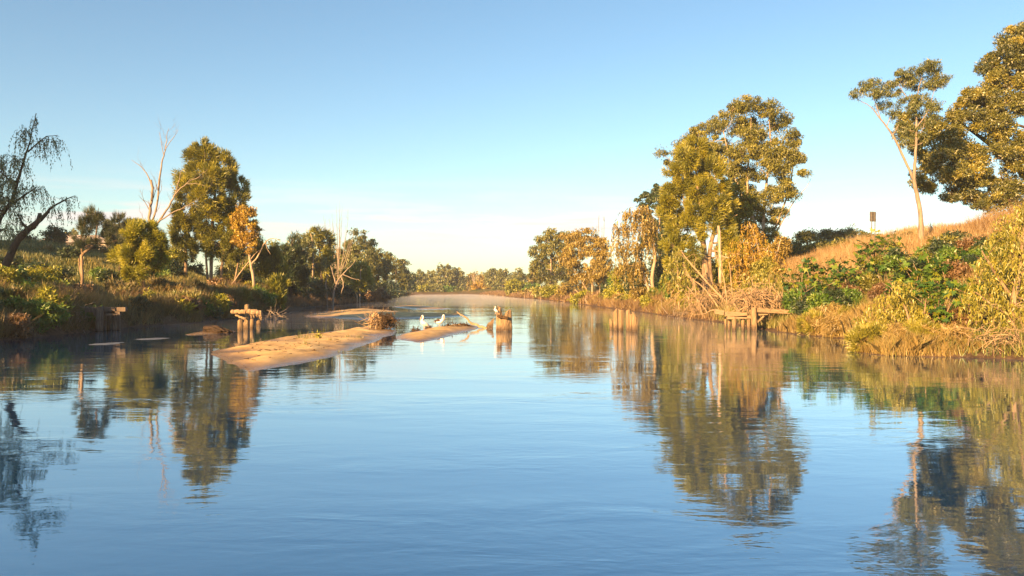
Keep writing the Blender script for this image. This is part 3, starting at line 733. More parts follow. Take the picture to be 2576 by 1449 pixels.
for (px, py, rx, ry, d) in [(130, 680, 26, 26, 66), (30, 735, 26, 16, 54), (230, 728, 36, 14, 68), (320, 735, 40, 16, 72), (430, 735, 44, 16, 80), (500, 735, 44, 18, 88), (560, 740, 34, 20, 92), (270, 640, 22, 14, 110), (240, 612, 30, 12, 125), (110, 640, 34, 18, 100), (290, 716, 26, 12, 74), (395, 718, 30, 12, 84)]:
    bush(px, py, rx, ry, d, M['grass_dark'], 'dark rounded tussocky shrub on the left bank slope', 'tussocky shrubs on the left bank', 'needle_up', 1.2, 9, 9, 2.0, tone=.5)
for k, (px, py, d, lf) in enumerate([(20, 640, 78, 'leaf_dark'), (70, 655, 74, 'leaf_green'), (110, 665, 70, 'leaf_dark'), (160, 660, 80, 'leaf_dark'), (250, 665, 84, 'leaf_green'), (275, 690, 78, 'leaf_dark'), (180, 640, 95, 'leaf_dark'), (130, 620, 108, 'leaf_dark'), (220, 625, 110, 'leaf_dark'), (60, 612, 108, 'leaf_dark'), (430, 690, 95, 'leaf_dark'), (415, 665, 108, 'leaf_green'), (340, 700, 90, 'leaf_green'), (490, 690, 112, 'leaf_dark'), (95, 700, 64, 'leaf_yellow'), (40, 700, 62, 'leaf_green')]):
    s_ = d / FPX; r_ = rng.uniform(1.0, 1.9) / s_
    bush(px, HY - (tz((px - CX) * s_, d) - CAMH) / s_ - r_ * .5, r_, r_ * .7, d, M[lf], {'leaf_dark': 'dark rounded shrub', 'leaf_green': 'fresh green rounded shrub', 'leaf_yellow': 'yellow rounded shrub'}[lf] + ' in the grass of the left terrace', 'shrubs on the left terrace ' + lf, 'broad', 0.7, 9, 6, 3.2, tone=.5)
LB = [('leaf_green', 'broad'), ('grass_mixed', 'needle_up'), ('reed_brown', 'gum'), ('leaf_dark', 'broad'), ('leaf_yellow', 'broad'), ('grass_mixed', 'needle_up')]
for k in range(40):
    yy = 47 + 62 * ((k * .618) % 1.0) ** 1.2
    xx = float(np.interp(yy, LY, LX)) - rng.uniform(.3, 1.0) ** 1.5 * rng.choice([2.0, 6.0, 14.0])
    s_ = yy / FPX
    lf, kd = LB[k % 6]
    r_ = rng.uniform(.6, 1.5) / s_
    ppx = CX + xx / s_
    ppy = HY - (tz(xx, yy) - CAMH) / s_ - r_ * .5
    bush(ppx, ppy, r_, r_ * rng.uniform(.55, 1.0), yy, M[lf], {'leaf_green': 'small fresh green shrub on the edge of the left bank', 'grass_mixed': 'spiky straw-green tussock on the edge of the left bank', 'reed_brown': 'dry brown shrub on the edge of the left bank', 'leaf_dark': 'small dark leafy shrub on the edge of the left bank', 'leaf_yellow': 'small yellow-green shrub on the edge of the left bank'}[lf],
         'mixed shrubs on the left bank edge: ' + lf.split('_')[1], kd, 0.8, 8, 8, 3.2 if kd != 'needle_up' else 1.8, tone=.5)
for k, (px, py, rx, ry, d) in enumerate([(180, 586, 14, 10, 230), (280, 570, 20, 16, 190), (330, 562, 22, 14, 200)]):
    tree('background_tree', ['small pale tree beside the house roofs behind the grassy mound', 'pale brownish tree behind the small dark casuarinas', 'pale brownish round tree behind the yellow casuarina'][k], d, [[(px, 612, 3), (px, py, 2)]],
         [(px, py, rx, ry), (px - rx * .6, py + ry * .7, rx * .7, ry * .7), (px + rx * .6, py + ry * .6, rx * .7, ry * .8), (px, py + ry * 1.4, rx, ry)], 'gum', M['leaf_gum_far'], M['bark_pale'], dens=1.2, cl=6, L=5, W=2.4, tone=.75)
# unseen trees past the left edge, placed to shade the willow and the mound
for k, (x, y, h) in enumerate([(-56, 25, 23), (-95, 64, 20), (-90, 76, 19), (-84, 66, 18)]):
    s = y / FPX
    px = CX + x / s
    z0 = tz(x, y)
    py = lambda z: HY - (z - CAMH) / s
    rm = 3.4 / s
    tree('shade_tree', 'unseen tall leafy tree added to shade the willow and mound', y, [[(px, py(z0), .7 / s), (px + .4 / s, py(z0 + h * .5), .5 / s), (px, py(z0 + h * .9), .2 / s)]],
         [(px + dx / s, py(z0 + h * q), rm * w, rm * w * .8, dyy) for dx, q, w, dyy in ((0, .95, .8, 0), (-2, .85, 1, 1), (2.2, .82, 1, -1), (0, .75, 1.1, 2), (-2.5, .7, 1, -2), (2.4, .68, 1, 1.5), (0, .62, .9, 0))],
         'gum', M['leaf_gum'], M['bark'], dens=45 * s * s, cl=1.3 / s, L=1.3 / s, W=.7 / s, group='unseen trees shading the left bank')

# ---- far bend
for k, (px, py, rx, ry, d, lf, lab) in enumerate([
    (1056, 690, 15, 16, 455, 'leaf_gum_far', 'small pale gum at the left end of the far bend'), (1085, 690, 16, 14, 470, 'leaf_gum', 'squat dark gum in the trees across the far bend'),
    (1118, 676, 24, 14, 460, 'leaf_gum_far', 'tallest broad gum in the trees across the far bend'), (1150, 684, 16, 14, 465, 'leaf_gum_far', 'rounded gum right of the tallest gum across the far bend'),
    (1240, 686, 18, 13, 450, 'leaf_gum_far', 'grey-green round gum across the far bend, left of the twin gum'), (1264, 684, 15, 14, 440, 'leaf_gum_far', 'twin-crowned gum at the right end of the far bend'),
    (1215, 698, 14, 10, 470, 'leaf_brown', 'low brownish tree between the gums of the far bend'), (1295, 700, 20, 10, 400, 'leaf_gum_far', 'low olive tree where the right bank meets the far bend'), (1100, 705, 22, 14, 446, 'leaf_gum_far', 'bushy low gum under the tallest gum across the far bend')]):
    tree('far_gum_tree', lab, d, [[(px, 738, 2.4), (px + 1, (py + 738) / 2, 2), (px, py, 1)]],
         [(px, py, rx * .8, ry * .8), (px - rx * .6, py + ry * .7, rx * .7, ry * .8), (px + rx * .6, py + ry * .6, rx * .7, ry * .8), (px, py + ry * 1.5, rx, ry), (px - rx * .5, py + ry * 2, rx * .6, ry * .7), (px + rx * .5, py + ry * 2.1, rx * .6, ry * .7)],
         'gum', M[lf], M['bark_pale'], dens=1.3, cl=5, L=4.5, W=2.4, tone=.6)
for k in range(22):
    px = 1035 + k * 14 + rng.uniform(-6, 6) if k < 16 else 1300 + (k - 16) * 46 + rng.uniform(-8, 8)
    dd_ = rng.uniform(500, 560) if k < 16 else rng.uniform(380, 430)
    ty = rng.uniform(686, 702) if k < 16 else rng.uniform(676, 690)
    tree('background_tree', 'hazy olive tree in the wood behind the far banks', dd_, [[(px, 736, 2.2), (px, 715, 1.8), (px, ty, 1)]],
         [(px, ty + 6, 13, 10), (px - 9, ty + 18, 12, 12), (px + 9, ty + 17, 12, 12), (px, ty + 28, 18, 12), (px - 4, ty + 36, 16, 10)], 'gum', M[['leaf_gum_far', 'leaf_gum', 'leaf_brown'][k % 3 if k % 6 else 0]], M['bark_pale'], dens=1.1, cl=6, L=5, W=2.8, tone=.55, group='wood behind the far banks')
tree('bare_tree', 'pinkish bare tree standing above the orange ball-shaped shrub across the far bend', 450, fan(1194, 738, 674, 14, 9, 0), [], 'gum', M['leaf_gum'], M['bark_dead'], extra=dead_twigs(0.18, 1, 3, 1, .6), tk=4)
bush(1201, 727, 15, 16, 428, M['leaf_orange'], 'round rust-orange shrub on the far bank', None, 'needle_up', 2.0, 5, 6, 1.8, tone=.2)
for (px, py, rx, ry, d, lf) in [(1068, 728, 20, 11, 436, 'leaf_yellow'), (1100, 731, 18, 9, 434, 'leaf_gum_far'), (1130, 729, 20, 10, 434, 'leaf_green'), (1162, 731, 18, 9, 434, 'leaf_gum_far'), (1180, 735, 14, 6, 431, 'leaf_brown'), (1228, 733, 16, 8, 425, 'leaf_brown'), (1252, 731, 18, 9, 415, 'leaf_gum_far'), (1050, 734, 14, 7, 440, 'leaf_gum')]:
    bush(px, py, rx, ry, d, M[lf], 'low shrub in the row along the far bank', 'shrubs along the far bank', 'broad', 1.3, 5, 4.5, 2.6, tone=.5)
bush(1300, 722, 32, 20, 330, M['leaf_yellow'], 'wide golden-yellow shrub on the right bank near the far bend', None, 'broad', 1.2, 6, 5, 2.6)
bush(1340, 718, 22, 18, 300, M['leaf_green'], 'bright green shrub beside the wide golden-yellow shrub', None, 'broad', 1.2, 6, 5, 2.6)
bush(1388, 735, 24, 18, 225, M['leaf_yellow'], 'mustard-yellow shrub at the water under the round green tree', None, 'broad', 1.2, 6, 5, 2.6, tone=.35)

# ---- right bank, receding
tree('gum_tree', 'large round green tree with a straight pale trunk on the far right bank', 232, [[(1385, 742, 5), (1385, 690, 5), (1386, 640, 3), (1390, 600, 2)]],
     [(1392, 590, 24, 14), (1370, 605, 22, 16), (1415, 600, 24, 16), (1438, 605, 18, 16), (1352, 632, 20, 16), (1390, 625, 34, 22), (1425, 635, 28, 22), (1340, 665, 18, 16), (1365, 660, 28, 22), (1400, 665, 32, 22), (1345, 695, 18, 14, None, .4), (1425, 680, 28, 26, None, .1), (1370, 695, 22, 18, None, .1)],
     'gum', M['leaf_gum'], M['bark_pale'], dens=1.1, cl=8, L=5.5, W=2.4, tone=.55)
tree('autumn_willow', 'golden-brown spreading tree with several leaning stems at the water on the right', 172,
     [[(1492, 768, 6), (1490, 720, 5), (1494, 660, 3.5), (1488, 605, 1.5)], [(1488, 768, 5), (1474, 725, 4), (1450, 690, 2), (1430, 660, 1)], [(1496, 768, 5), (1512, 715, 3.5), (1516, 660, 2)], [(1494, 766, 5), (1470, 748, 4), (1446, 728, 2.4)]],
     [(1438, 602, 28, 20), (1478, 596, 32, 20), (1510, 620, 24, 22), (1456, 630, 36, 24), (1495, 640, 34, 26), (1424, 645, 22, 22), (1524, 660, 18, 26), (1445, 668, 28, 22), (1500, 682, 30, 26), (1520, 705, 18, 26), (1462, 702, 24, 22, None, .3)],
     'gum', M['leaf_brown'], M['bark_pale'], dens=1.0, cl=9, L=7, W=2.2, tone=.6)
for k, (px, y1) in enumerate([(1506, 542), (1519, 548)]):
    tree('bare_poplar', ['taller bare pale poplar spire behind the golden-brown tree', 'shorter bare pale poplar spire behind the golden-brown tree'][k], 262, [[(px, 745, 3), (px, 650, 2.4), (px + 1, y1, .8)], [(px, 640, 2), (px - 4, 600, 1.4), (px - 4, y1 + 25, .6)]], [], 'gum', M['leaf_gum'], M['bark_dead'], extra=dead_twigs(0.5, 1.0, 2.6, 1, 1.6), tk=4)
bush(1535, 640, 24, 30, 190, M['leaf_yellow'], 'tall yellow bush between the golden-brown tree and the brown willow', None, 'broad', 1.0, 8, 6, 3, tone=.35)
tree('brown_willow', 'brown-leaved weeping tree with two pale trunks on the right bank', 115,
     [[(1645, 752, 10), (1640, 700, 9), (1648, 645, 7), (1640, 595, 5), (1612, 555, 3), (1590, 530, 1.5)], [(1640, 752, 8), (1624, 705, 6), (1612, 665, 4), (1600, 620, 2)], [(1640, 600, 4), (1660, 560, 3), (1650, 520, 1.5)]],
     [(1588, 535, 26, 16), (1618, 525, 24, 14), (1565, 570, 22, 18), (1608, 570, 32, 20), (1558, 615, 16, 18), (1590, 620, 30, 20), (1630, 610, 24, 20), (1570, 665, 20, 18), (1612, 670, 24, 20), (1635, 560, 20, 18)],
     'weep', M['leaf_brown'], M['bark_pale'], dens=4.6, L=7, W=2.6, drop=46, tone=.45)
tree('evergreen_tree', 'dark blue-green tree behind the brown willow and beside the yellow-green casuarina', 128,
     [[(1690, 750, 9), (1688, 660, 8), (1670, 560, 5), (1650, 480, 2)], [(1688, 660, 5), (1705, 600, 4), (1690, 540, 2)]],
     [(1640, 478, 22, 16), (1618, 505, 22, 18), (1655, 510, 28, 24), (1675, 550, 30, 28), (1640, 550, 26, 24), (1690, 600, 32, 34), (1665, 610, 26, 28), (1700, 655, 28, 34), (1672, 670, 24, 28), (1630, 600, 20, 24)],
     'gum', M['leaf_dark'], M['bark_dark'], dens=1.0, cl=10, L=7, W=3.2, tone=.55)
for (px, py, rx, ry, d, lf) in [(1550, 705, 26, 26, 150, 'leaf_green'), (1575, 735, 30, 20, 138, 'leaf_dark'), (1600, 700, 22, 26, 140, 'leaf_dark'), (1680, 715, 30, 26, 118, 'leaf_green'), (1700, 690, 28, 26, 122, 'leaf_dark'), (1530, 725, 20, 18, 158, 'leaf_dark'), (1660, 740, 26, 18, 112, 'leaf_green'), (1725, 705, 26, 26, 108, 'leaf_dark'), (1840, 690, 34, 30, 104, 'leaf_dark'), (1800, 660, 30, 26, 112, 'leaf_dark'), (1895, 700, 34, 30, 100, 'leaf_dark')]:
    bush(px, py, rx, ry, d, M[lf], ('leafy green' if lf == 'leaf_green' else 'dark leafy') + ' shrub ' + ('under the brown willow' if px < 1690 else 'beneath the casuarina and the tall gum'), 'shrubs under the right bank trees ' + lf + (' a' if px < 1690 else ' b'), 'broad', 0.9, 8, 6, 3.4, tone=.4)
for (px, py, rx, ry, d, lf) in [(1715, 660, 34, 50, 116, 'leaf_dark'), (1745, 680, 34, 44, 112, 'leaf_gum'), (1830, 640, 36, 50, 114, 'leaf_cas'), (1870, 660, 36, 50, 108, 'leaf_gum'), (1915, 650, 34, 50, 106, 'leaf_cas'), (1950, 690, 36, 44, 96, 'leaf_yellow'), (1600, 650, 34, 46, 135, 'leaf_dark'), (1560, 680, 30, 46, 150, 'leaf_yellow'), (1660, 680, 30, 46, 130, 'leaf_dark'), (1785, 690, 34, 40, 112, 'leaf_gum'), (1960, 640, 30, 40, 100, 'leaf_brown'), (1520, 700, 24, 34, 180, 'leaf_gum')]:
    bush(px, py, rx, ry, d, M[lf], {'leaf_dark': 'dark green', 'leaf_gum': 'olive', 'leaf_cas': 'yellow-olive', 'leaf_yellow': 'bright yellow', 'leaf_brown': 'brown'}[lf] + ' tall thicket ' + ('behind the brown willow' if px < 1690 else 'between the trunks of the casuarina and tall gum'), 'thickets ' + lf + (' a' if px < 1690 else ' b'), 'broad', 0.8, 9, 6, 3.2, tone=.4, nb=6)
for (px, py, rx, ry, d, lf) in [(1715, 690, 30, 44, 92, 'leaf_brown'), (1840, 670, 32, 56, 90, 'leaf_yellow'), (1880, 690, 34, 54, 88, 'leaf_brown'), (1925, 700, 34, 50, 84, 'leaf_willow_gold'), (1965, 710, 28, 44, 80, 'leaf_brown'), (1740, 740, 32, 34, 88, 'leaf_willow_gold'), (1830, 740, 34, 34, 84, 'leaf_brown'), (1700, 640, 26, 34, 100, 'leaf_green'), (1550, 735, 26, 22, 136, 'leaf_yellow'), (1610, 740, 26, 20, 118, 'leaf_brown'), (1460, 745, 26, 18, 168, 'leaf_yellow'), (1520, 755, 26, 16, 150, 'leaf_brown'), (1420, 735, 24, 20, 205, 'leaf_brown'), (1360, 735, 22, 16, 250, 'leaf_willow_gold'), (1330, 738, 18, 10, 290, 'leaf_brown')]:
    bush(px, py, rx, ry, d, M[lf], {'leaf_brown': 'golden-brown', 'leaf_yellow': 'bright yellow-green', 'leaf_willow_gold': 'gold-green', 'leaf_green': 'fresh green'}[lf] + ' sunlit thicket ' + ('at the foot of the casuarina and vine tree' if px > 1690 else 'by the water between brown willow and golden-brown tree' if px > 1480 else 'on the distant right shore'), 'sunlit thickets ' + lf + (' a' if px > 1690 else ' b' if px > 1480 else ' c'), 'gum', 0.9, 9, 6.5, 2.6, tone=.5, nb=6)
tree('gum_tree', 'very tall broad-crowned gum with pale upright limbs, highest on the right bank', 112,
     [[(1915, 735, 12), (1925, 640, 11), (1921, 540, 8), (1930, 450, 6), (1940, 380, 4), (1935, 300, 2)], [(1925, 640, 8), (1900, 560, 7), (1862, 480, 5), (1840, 420, 4), (1820, 330, 2)],
      [(1926, 640, 7), (1955, 560, 5), (1985, 480, 4), (1998, 400, 2)], [(1890, 560, 5), (1880, 460, 5), (1888, 360, 4), (1890, 290, 2)], [(1945, 600, 4), (1995, 510, 2.4), (2030, 470, 1.4), (2044, 440, .8)], [(1880, 735, 8), (1872, 640, 7), (1850, 560, 5), (1800, 450, 3)]],
     [(1880, 264, 38, 22), (1840, 280, 32, 20), (1938, 274, 34, 22), (1968, 305, 30, 26), (1800, 310, 32, 20), (1850, 315, 40, 24), (1905, 320, 40, 28), (1990, 350, 24, 24), (1760, 335, 26, 18), (1728, 362, 24, 18), (1712, 392, 22, 18), (1690, 408, 16, 12), (1668, 388, 12, 9),
      (1948, 375, 36, 28), (2004, 400, 22, 20), (2018, 440, 16, 14), (1880, 380, 38, 28), (1820, 360, 36, 24), (1780, 380, 30, 22), (1838, 425, 34, 24), (1915, 430, 40, 28), (1970, 435, 30, 26), (1992, 485, 24, 18), (1880, 475, 30, 24), (1945, 485, 26, 22), (1862, 520, 30, 22), (1905, 535, 28, 22), (1960, 530, 22, 18), (1890, 345, 34, 24), (1850, 395, 36, 24), (1925, 395, 36, 26), (1975, 395, 28, 24), (1800, 400, 30, 22), (1870, 440, 34, 24), (1940, 545, 26, 24), (1900, 500, 30, 24), (1965, 480, 26, 22), (1930, 590, 26, 24), (1900, 590, 24, 22)],
     'gum', M['leaf_gum'], M['bark_pale'], dens=0.95, cl=12, L=6.5, W=2.6, tone=.55)
tree('casuarina_tree', 'yellow-green casuarina with two thick pale trunks in front of the tall gum', 96,
     [[(1778, 745, 22), (1776, 690, 20), (1772, 640, 15), (1766, 560, 10), (1756, 480, 7), (1748, 410, 3)], [(1792, 745, 14), (1784, 650, 12), (1797, 580, 9), (1808, 520, 6), (1815, 460, 3)],
      [(1775, 630, 7), (1745, 570, 5), (1720, 510, 3)], [(1800, 590, 6), (1830, 555, 4), (1855, 540, 2)], [(1770, 745, 10), (1730, 690, 9), (1712, 640, 6), (1706, 590, 4)], [(1762, 540, 4), (1790, 500, 3), (1795, 460, 1.5)]],
     [(1748, 372, 26, 22), (1728, 400, 28, 26), (1768, 395, 30, 28), (1705, 435, 26, 24), (1745, 440, 36, 28), (1788, 435, 32, 28), (1690, 470, 22, 20), (1722, 480, 32, 26), (1768, 480, 38, 28), (1812, 478, 28, 28), (1684, 510, 24, 20), (1712, 530, 30, 24), (1755, 525, 34, 26), (1800, 525, 32, 26), (1836, 520, 22, 24), (1672, 545, 18, 14), (1735, 562, 30, 18), (1785, 565, 28, 16), (1700, 572, 22, 16), (1828, 560, 22, 18), (1720, 602, 20, 14), (1752, 600, 18, 12), (1690, 615, 22, 18), (1715, 640, 22, 18), (1830, 600, 24, 18), (1845, 630, 22, 20), (1695, 655, 20, 16), (1820, 640, 18, 16), (1738, 630, 16, 14)],
     'needle', M['leaf_cas'], M['bark'], dens=1.35, cl=11, L=11, W=1.8, tone=.6)
tree('green_tree', 'fresh green leafy tree between the casuarina and the tall gum', 104, [[(1868, 735, 8), (1866, 640, 6), (1862, 560, 4), (1855, 490, 2)]],
     [(1852, 480, 22, 20), (1875, 510, 24, 22), (1845, 520, 22, 22), (1870, 550, 28, 24), (1850, 575, 24, 22), (1885, 580, 22, 22)], 'broad', M['leaf_cas'], M['bark_pale'], dens=0.9, cl=9, L=7, W=3.4, tone=.7)
tree('vine_tree', 'tree smothered in hanging orange-brown vine right of the casuarina', 86,
     [[(1925, 740, 8), (1920, 680, 7), (1905, 610, 5), (1885, 560, 3)], [(1925, 700, 5), (1950, 650, 4), (1965, 600, 2)], [(1812, 735, 9), (1812, 660, 8), (1810, 600, 8), (1808, 568, 7)]],
     [(1880, 570, 24, 16), (1905, 590, 28, 20), (1870, 610, 28, 20), (1920, 630, 30, 22), (1950, 650, 26, 22), (1890, 650, 34, 22), (1930, 690, 32, 22), (1965, 690, 20, 18), (1850, 640, 22, 18), (1870, 690, 28, 18)],
     'weep', M['leaf_orange'], M['bark_pale'], dens=2.4, L=6.5, W=2.2, drop=48, tone=.3, extra=dead_twigs(.25, .5, 1.4, 1))
tree('vine_tree', 'gold-green curtain of vine hanging beside the casuarina trunks', 89,
     [[(1708, 760, 5), (1706, 700, 4), (1702, 640, 2)], [(1712, 757, 4), (1780, 748, 4), (1832, 715, 3), (1836, 640, 2)]],
     [(1700, 640, 20, 16), (1722, 665, 22, 16), (1690, 680, 22, 18), (1712, 705, 26, 16), (1736, 715, 18, 14), (1830, 640, 20, 16), (1852, 665, 22, 16), (1826, 690, 20, 16), (1860, 705, 26, 16), (1838, 725, 24, 14)],
     'weep', M['leaf_willow_gold'], M['twig'], dens=2.6, L=7, W=2.4, drop=44, tone=.4)
tree('dead_tree', 'leaning dead trunk with dry hanging twigs left of the right trestle', 78,
     [[(1860, 790, 5.6), (1812, 745, 5.6), (1770, 700, 5.0), (1735, 660, 3.7), (1712, 630, 1.9)], [(1830, 765, 3.7), (1820, 700, 3.1), (1800, 640, 2.5), (1785, 590, 1.2)], [(1815, 785, 4.3), (1780, 735, 3.7), (1740, 700, 2.5), (1722, 690, 1.2)], [(1850, 780, 3.7), (1840, 720, 3.1), (1835, 660, 1.9)], [(1790, 800, 3.1), (1760, 760, 3.1), (1728, 720, 1.9)], [(1770, 800, 3.7), (1752, 745, 3.1), (1745, 700, 1.9)]],
     [], 'gum', M['leaf_gum'], M['twig'], extra=dead_twigs(1.3, 0.5, 1.9, 2, -.1))
def tangle(name, label, cat, cx, cy, w, h, d, n, lmin, lmax, r, mat, group=None, droop=-0.3, dd=1.5):
    s = d / FPX
    mb = MB()
    for k in range(n):
        a = pt(cx + rng.normal() * w * .42, cy + rng.normal() * h * .36, d) + np.array((0, rng.normal() * dd * .5, 0))
        v = nrm(rng.normal(size=3) + np.array((0, 0, droop)))
        L = rng.uniform(lmin, lmax)
        q = np.array([a + v * L * t + np.array((0, 0, droop * L * .6 * t * t)) + rng.normal(size=3) * .06 * L * (t > 0) for t in (0, .25, .5, .75, 1)])
        rr = r * rng.uniform(.5, 1.6)
        mb.tube(q, rr * np.array((1, .9, .75, .55, .25)), 4, cap=False)
    b = pt(cx, cy + h * .4, d)
    return tag(mb.build(name, mat, None, b), label, cat, group)
tangle('flood_debris', 'tangled heap of dry brown flood debris caught on the right trestle', 'debris', 1905, 752, 76, 40, 60.5, 520, .5, 1.7, .026, M['twig'], droop=-.45)
tree('vine_shrub', 'gold-green vine shrub draped over the flood debris on the right trestle', 63,
     [[(1905, 770, 6), (1902, 735, 4), (1895, 700, 2)], [(1908, 765, 4), (1940, 730, 3), (1955, 700, 2)]],
     [(1880, 690, 22, 12), (1910, 682, 24, 12), (1940, 692, 24, 12), (1965, 705, 18, 12), (1860, 712, 20, 12), (1900, 712, 26, 12), (1935, 720, 24, 12)],
     'weep', M['leaf_willow_gold'], M['twig'], dens=2.4, L=8, W=2.6, drop=40, tone=.45, cat='shrub')
tangle('dead_vine', 'curtain of dry hanging vine stems left of the right trestle', 'vine', 1775, 750, 75, 50, 80, 260, .7, 2.4, .022, M['twig'], droop=-.8, dd=3)
tangle('driftwood_pile', 'pale tangle of driftwood branches at the water left of the right trestle', 'driftwood', 1745, 790, 70, 16, 84, 90, .6, 2.2, .03, M['bark_dead'], droop=-.05)
tangle('root_tangle', 'pale exposed roots under the bank by the dark trestle', 'roots', 165, 800, 55, 40, 56.5, 170, .6, 2.0, .018, M['bark_dead'], droop=-.5, dd=2)
tangle('driftwood_pile', 'crooked driftwood branches in shallow water right of the crossed post', 'driftwood', 680, 797, 36, 12, 82, 46, .6, 2.0, .035, M['bark_dead'], droop=-.02)
tangle('root_tangle', 'pale bent roots hanging at the water under the near right willow', 'roots', 2510, 850, 90, 34, 36, 130, .4, 1.4, .014, M['twig'], droop=-.4, dd=1.2)

# ---- right bank, near
tree('gum_tree', 'slender white-trunked gum with a forked open crown, on the crest by the fig', 72,
     [[(2317, 552, 10.92), (2309, 500, 10.14), (2300, 450, 8.58), (2303, 400, 7.02), (2306, 330, 5.46), (2305, 280, 3.90), (2310, 230, 2.34), (2322, 180, 0.94)], [(2301, 455, 7.02), (2275, 400, 6.24), (2246, 340, 4.68), (2216, 300, 3.12), (2190, 268, 1.95), (2150, 245, 0.94)],
      [(2305, 290, 3.12), (2285, 250, 2.34), (2262, 215, 1.17)], [(2306, 320, 3.12), (2335, 280, 2.34), (2350, 230, 1.17)], [(2216, 300, 2.34), (2200, 250, 1.56), (2185, 215, 0.78)], [(2304, 360, 2.34), (2320, 330, 1.87), (2328, 300, 0.94)]],
     [(2300, 178, 26, 12), (2330, 172, 26, 14), (2356, 182, 20, 14), (2285, 198, 24, 14), (2318, 205, 32, 16), (2355, 208, 22, 14), (2234, 208, 24, 11), (2256, 226, 18, 12), (2262, 252, 14, 10), (2185, 212, 24, 13), (2150, 240, 16, 8), (2192, 238, 18, 12), (2226, 262, 18, 12), (2335, 250, 30, 16), (2300, 250, 20, 14), (2322, 295, 20, 14), (2345, 300, 18, 14), (2280, 320, 14, 14), (2215, 235, 20, 14), (2250, 280, 16, 16), (2270, 300, 14, 16), (2310, 330, 20, 18), (2335, 350, 18, 16), (2285, 360, 16, 16), (2370, 200, 16, 14), (2340, 160, 16, 10), (2275, 180, 18, 12), (2165, 225, 16, 10), (2290, 275, 20, 16), (2350, 270, 20, 16)],
     'gum', M['leaf_gum_far'], M['bark_dead'], dens=.75, cl=9, L=8, W=2.0, tone=.4, ct=1.3)
figblobs = [(2550, 105, 44, 32), (2522, 145, 34, 28), (2575, 150, 44, 30), (2492, 170, 26, 20), (2540, 190, 48, 30), (2500, 215, 40, 26), (2452, 235, 30, 18), (2418, 255, 34, 16), (2580, 225, 46, 30), (2470, 262, 42, 24), (2530, 260, 50, 28), (2408, 290, 36, 22), (2360, 320, 34, 22), (2440, 310, 44, 26), (2510, 310, 50, 28), (2330, 352, 30, 20), (2390, 350, 42, 24), (2460, 355, 46, 26), (2540, 350, 50, 30), (2310, 385, 26, 18), (2360, 390, 38, 22), (2425, 400, 44, 26), (2500, 400, 50, 28), (2565, 405, 48, 30), (2330, 425, 30, 18), (2385, 435, 40, 22), (2450, 445, 46, 24), (2525, 450, 48, 26), (2300, 450, 18, 14), (2350, 470, 28, 18), (2430, 478, 36, 16), (2500, 490, 44, 18), (2570, 490, 44, 20), (2460, 505, 40, 16), (2535, 515, 44, 16), (2390, 490, 26, 14), (2420, 440, 40, 22), (2340, 400, 30, 20), (2290, 300, 22, 18), (2285, 330, 20, 16),
            (2640, 70, 60, 36), (2690, 110, 60, 40), (2640, 160, 60, 40), (2720, 190, 60, 40), (2650, 260, 60, 40), (2740, 280, 60, 45), (2650, 360, 60, 40), (2740, 390, 60, 45), (2650, 450, 60, 36), (2800, 250, 50, 50), (2800, 380, 50, 40)]
tree('fig_tree', 'huge dense fig with clumped golden-green foliage on top of the right bank', 84,
     [[(2620, 560, 70), (2615, 500, 55), (2605, 400, 40), (2600, 250, 25), (2605, 120, 8)], [(2612, 470, 30, 2), (2540, 400, 18, 4), (2460, 340, 9, 4), (2400, 300, 5, 3)], [(2612, 430, 30), (2680, 330, 22), (2740, 250, 10)], [(2612, 490, 24, 2), (2500, 450, 13, 4), (2400, 430, 7, 4), (2340, 420, 4, 2)]],
     figblobs, 'broad', M['leaf_fig'], M['bark_dark'], dens=1.15, cl=14, L=6.5, W=3.4, tone=.5, depth=.8, ct=.75)
tree('willow_tree', 'yellow-green weeping willow hanging over the water on the near right bank', 38,
     [[(2548, 850, 20), (2545, 790, 18), (2560, 700, 14), (2575, 600, 8), (2580, 540, 3)], [(2550, 760, 10), (2500, 680, 7), (2470, 630, 3)], [(2552, 800, 9), (2500, 770, 6), (2455, 735, 3)], [(2560, 700, 8), (2620, 620, 5), (2660, 590, 2)]],
     [(2520, 600, 30, 18), (2565, 560, 36, 24), (2480, 650, 30, 16), (2540, 640, 40, 22), (2500, 705, 40, 18), (2565, 710, 44, 24), (2450, 735, 24, 14), (2485, 770, 34, 16), (2545, 770, 40, 20), (2600, 620, 50, 40), (2620, 740, 50, 40), (2530, 545, 20, 14), (2595, 520, 40, 24), (2590, 820, 30, 14)],
     'weep', M['leaf_willow_gold'], M['bark'], dens=1.7, L=12, W=2.8, drop=105, tone=.5)
tree('willow_shrub', 'golden arching willow shrub leaning over the water beside the dry grass', 41.5,
     [[(2290, 870, 8), (2285, 800, 6), (2260, 740, 4), (2230, 700, 2)], [(2285, 860, 5), (2250, 800, 4), (2200, 760, 2)], [(2290, 860, 5), (2320, 800, 4), (2330, 750, 2)], [(2280, 860, 4), (2220, 820, 3), (2170, 805, 1.5)]],
     [(2255, 715, 26, 14), (2225, 745, 28, 12), (2275, 745, 30, 18), (2200, 772, 26, 10), (2245, 785, 36, 16), (2300, 785, 34, 20), (2180, 800, 22, 9), (2215, 815, 34, 12), (2265, 825, 40, 16), (2320, 830, 32, 18), (2170, 828, 18, 8)],
     'weep', M['leaf_willow_gold'], M['bark'], dens=4.0, L=10, W=3.2, drop=34, tone=.6, cat='shrub')
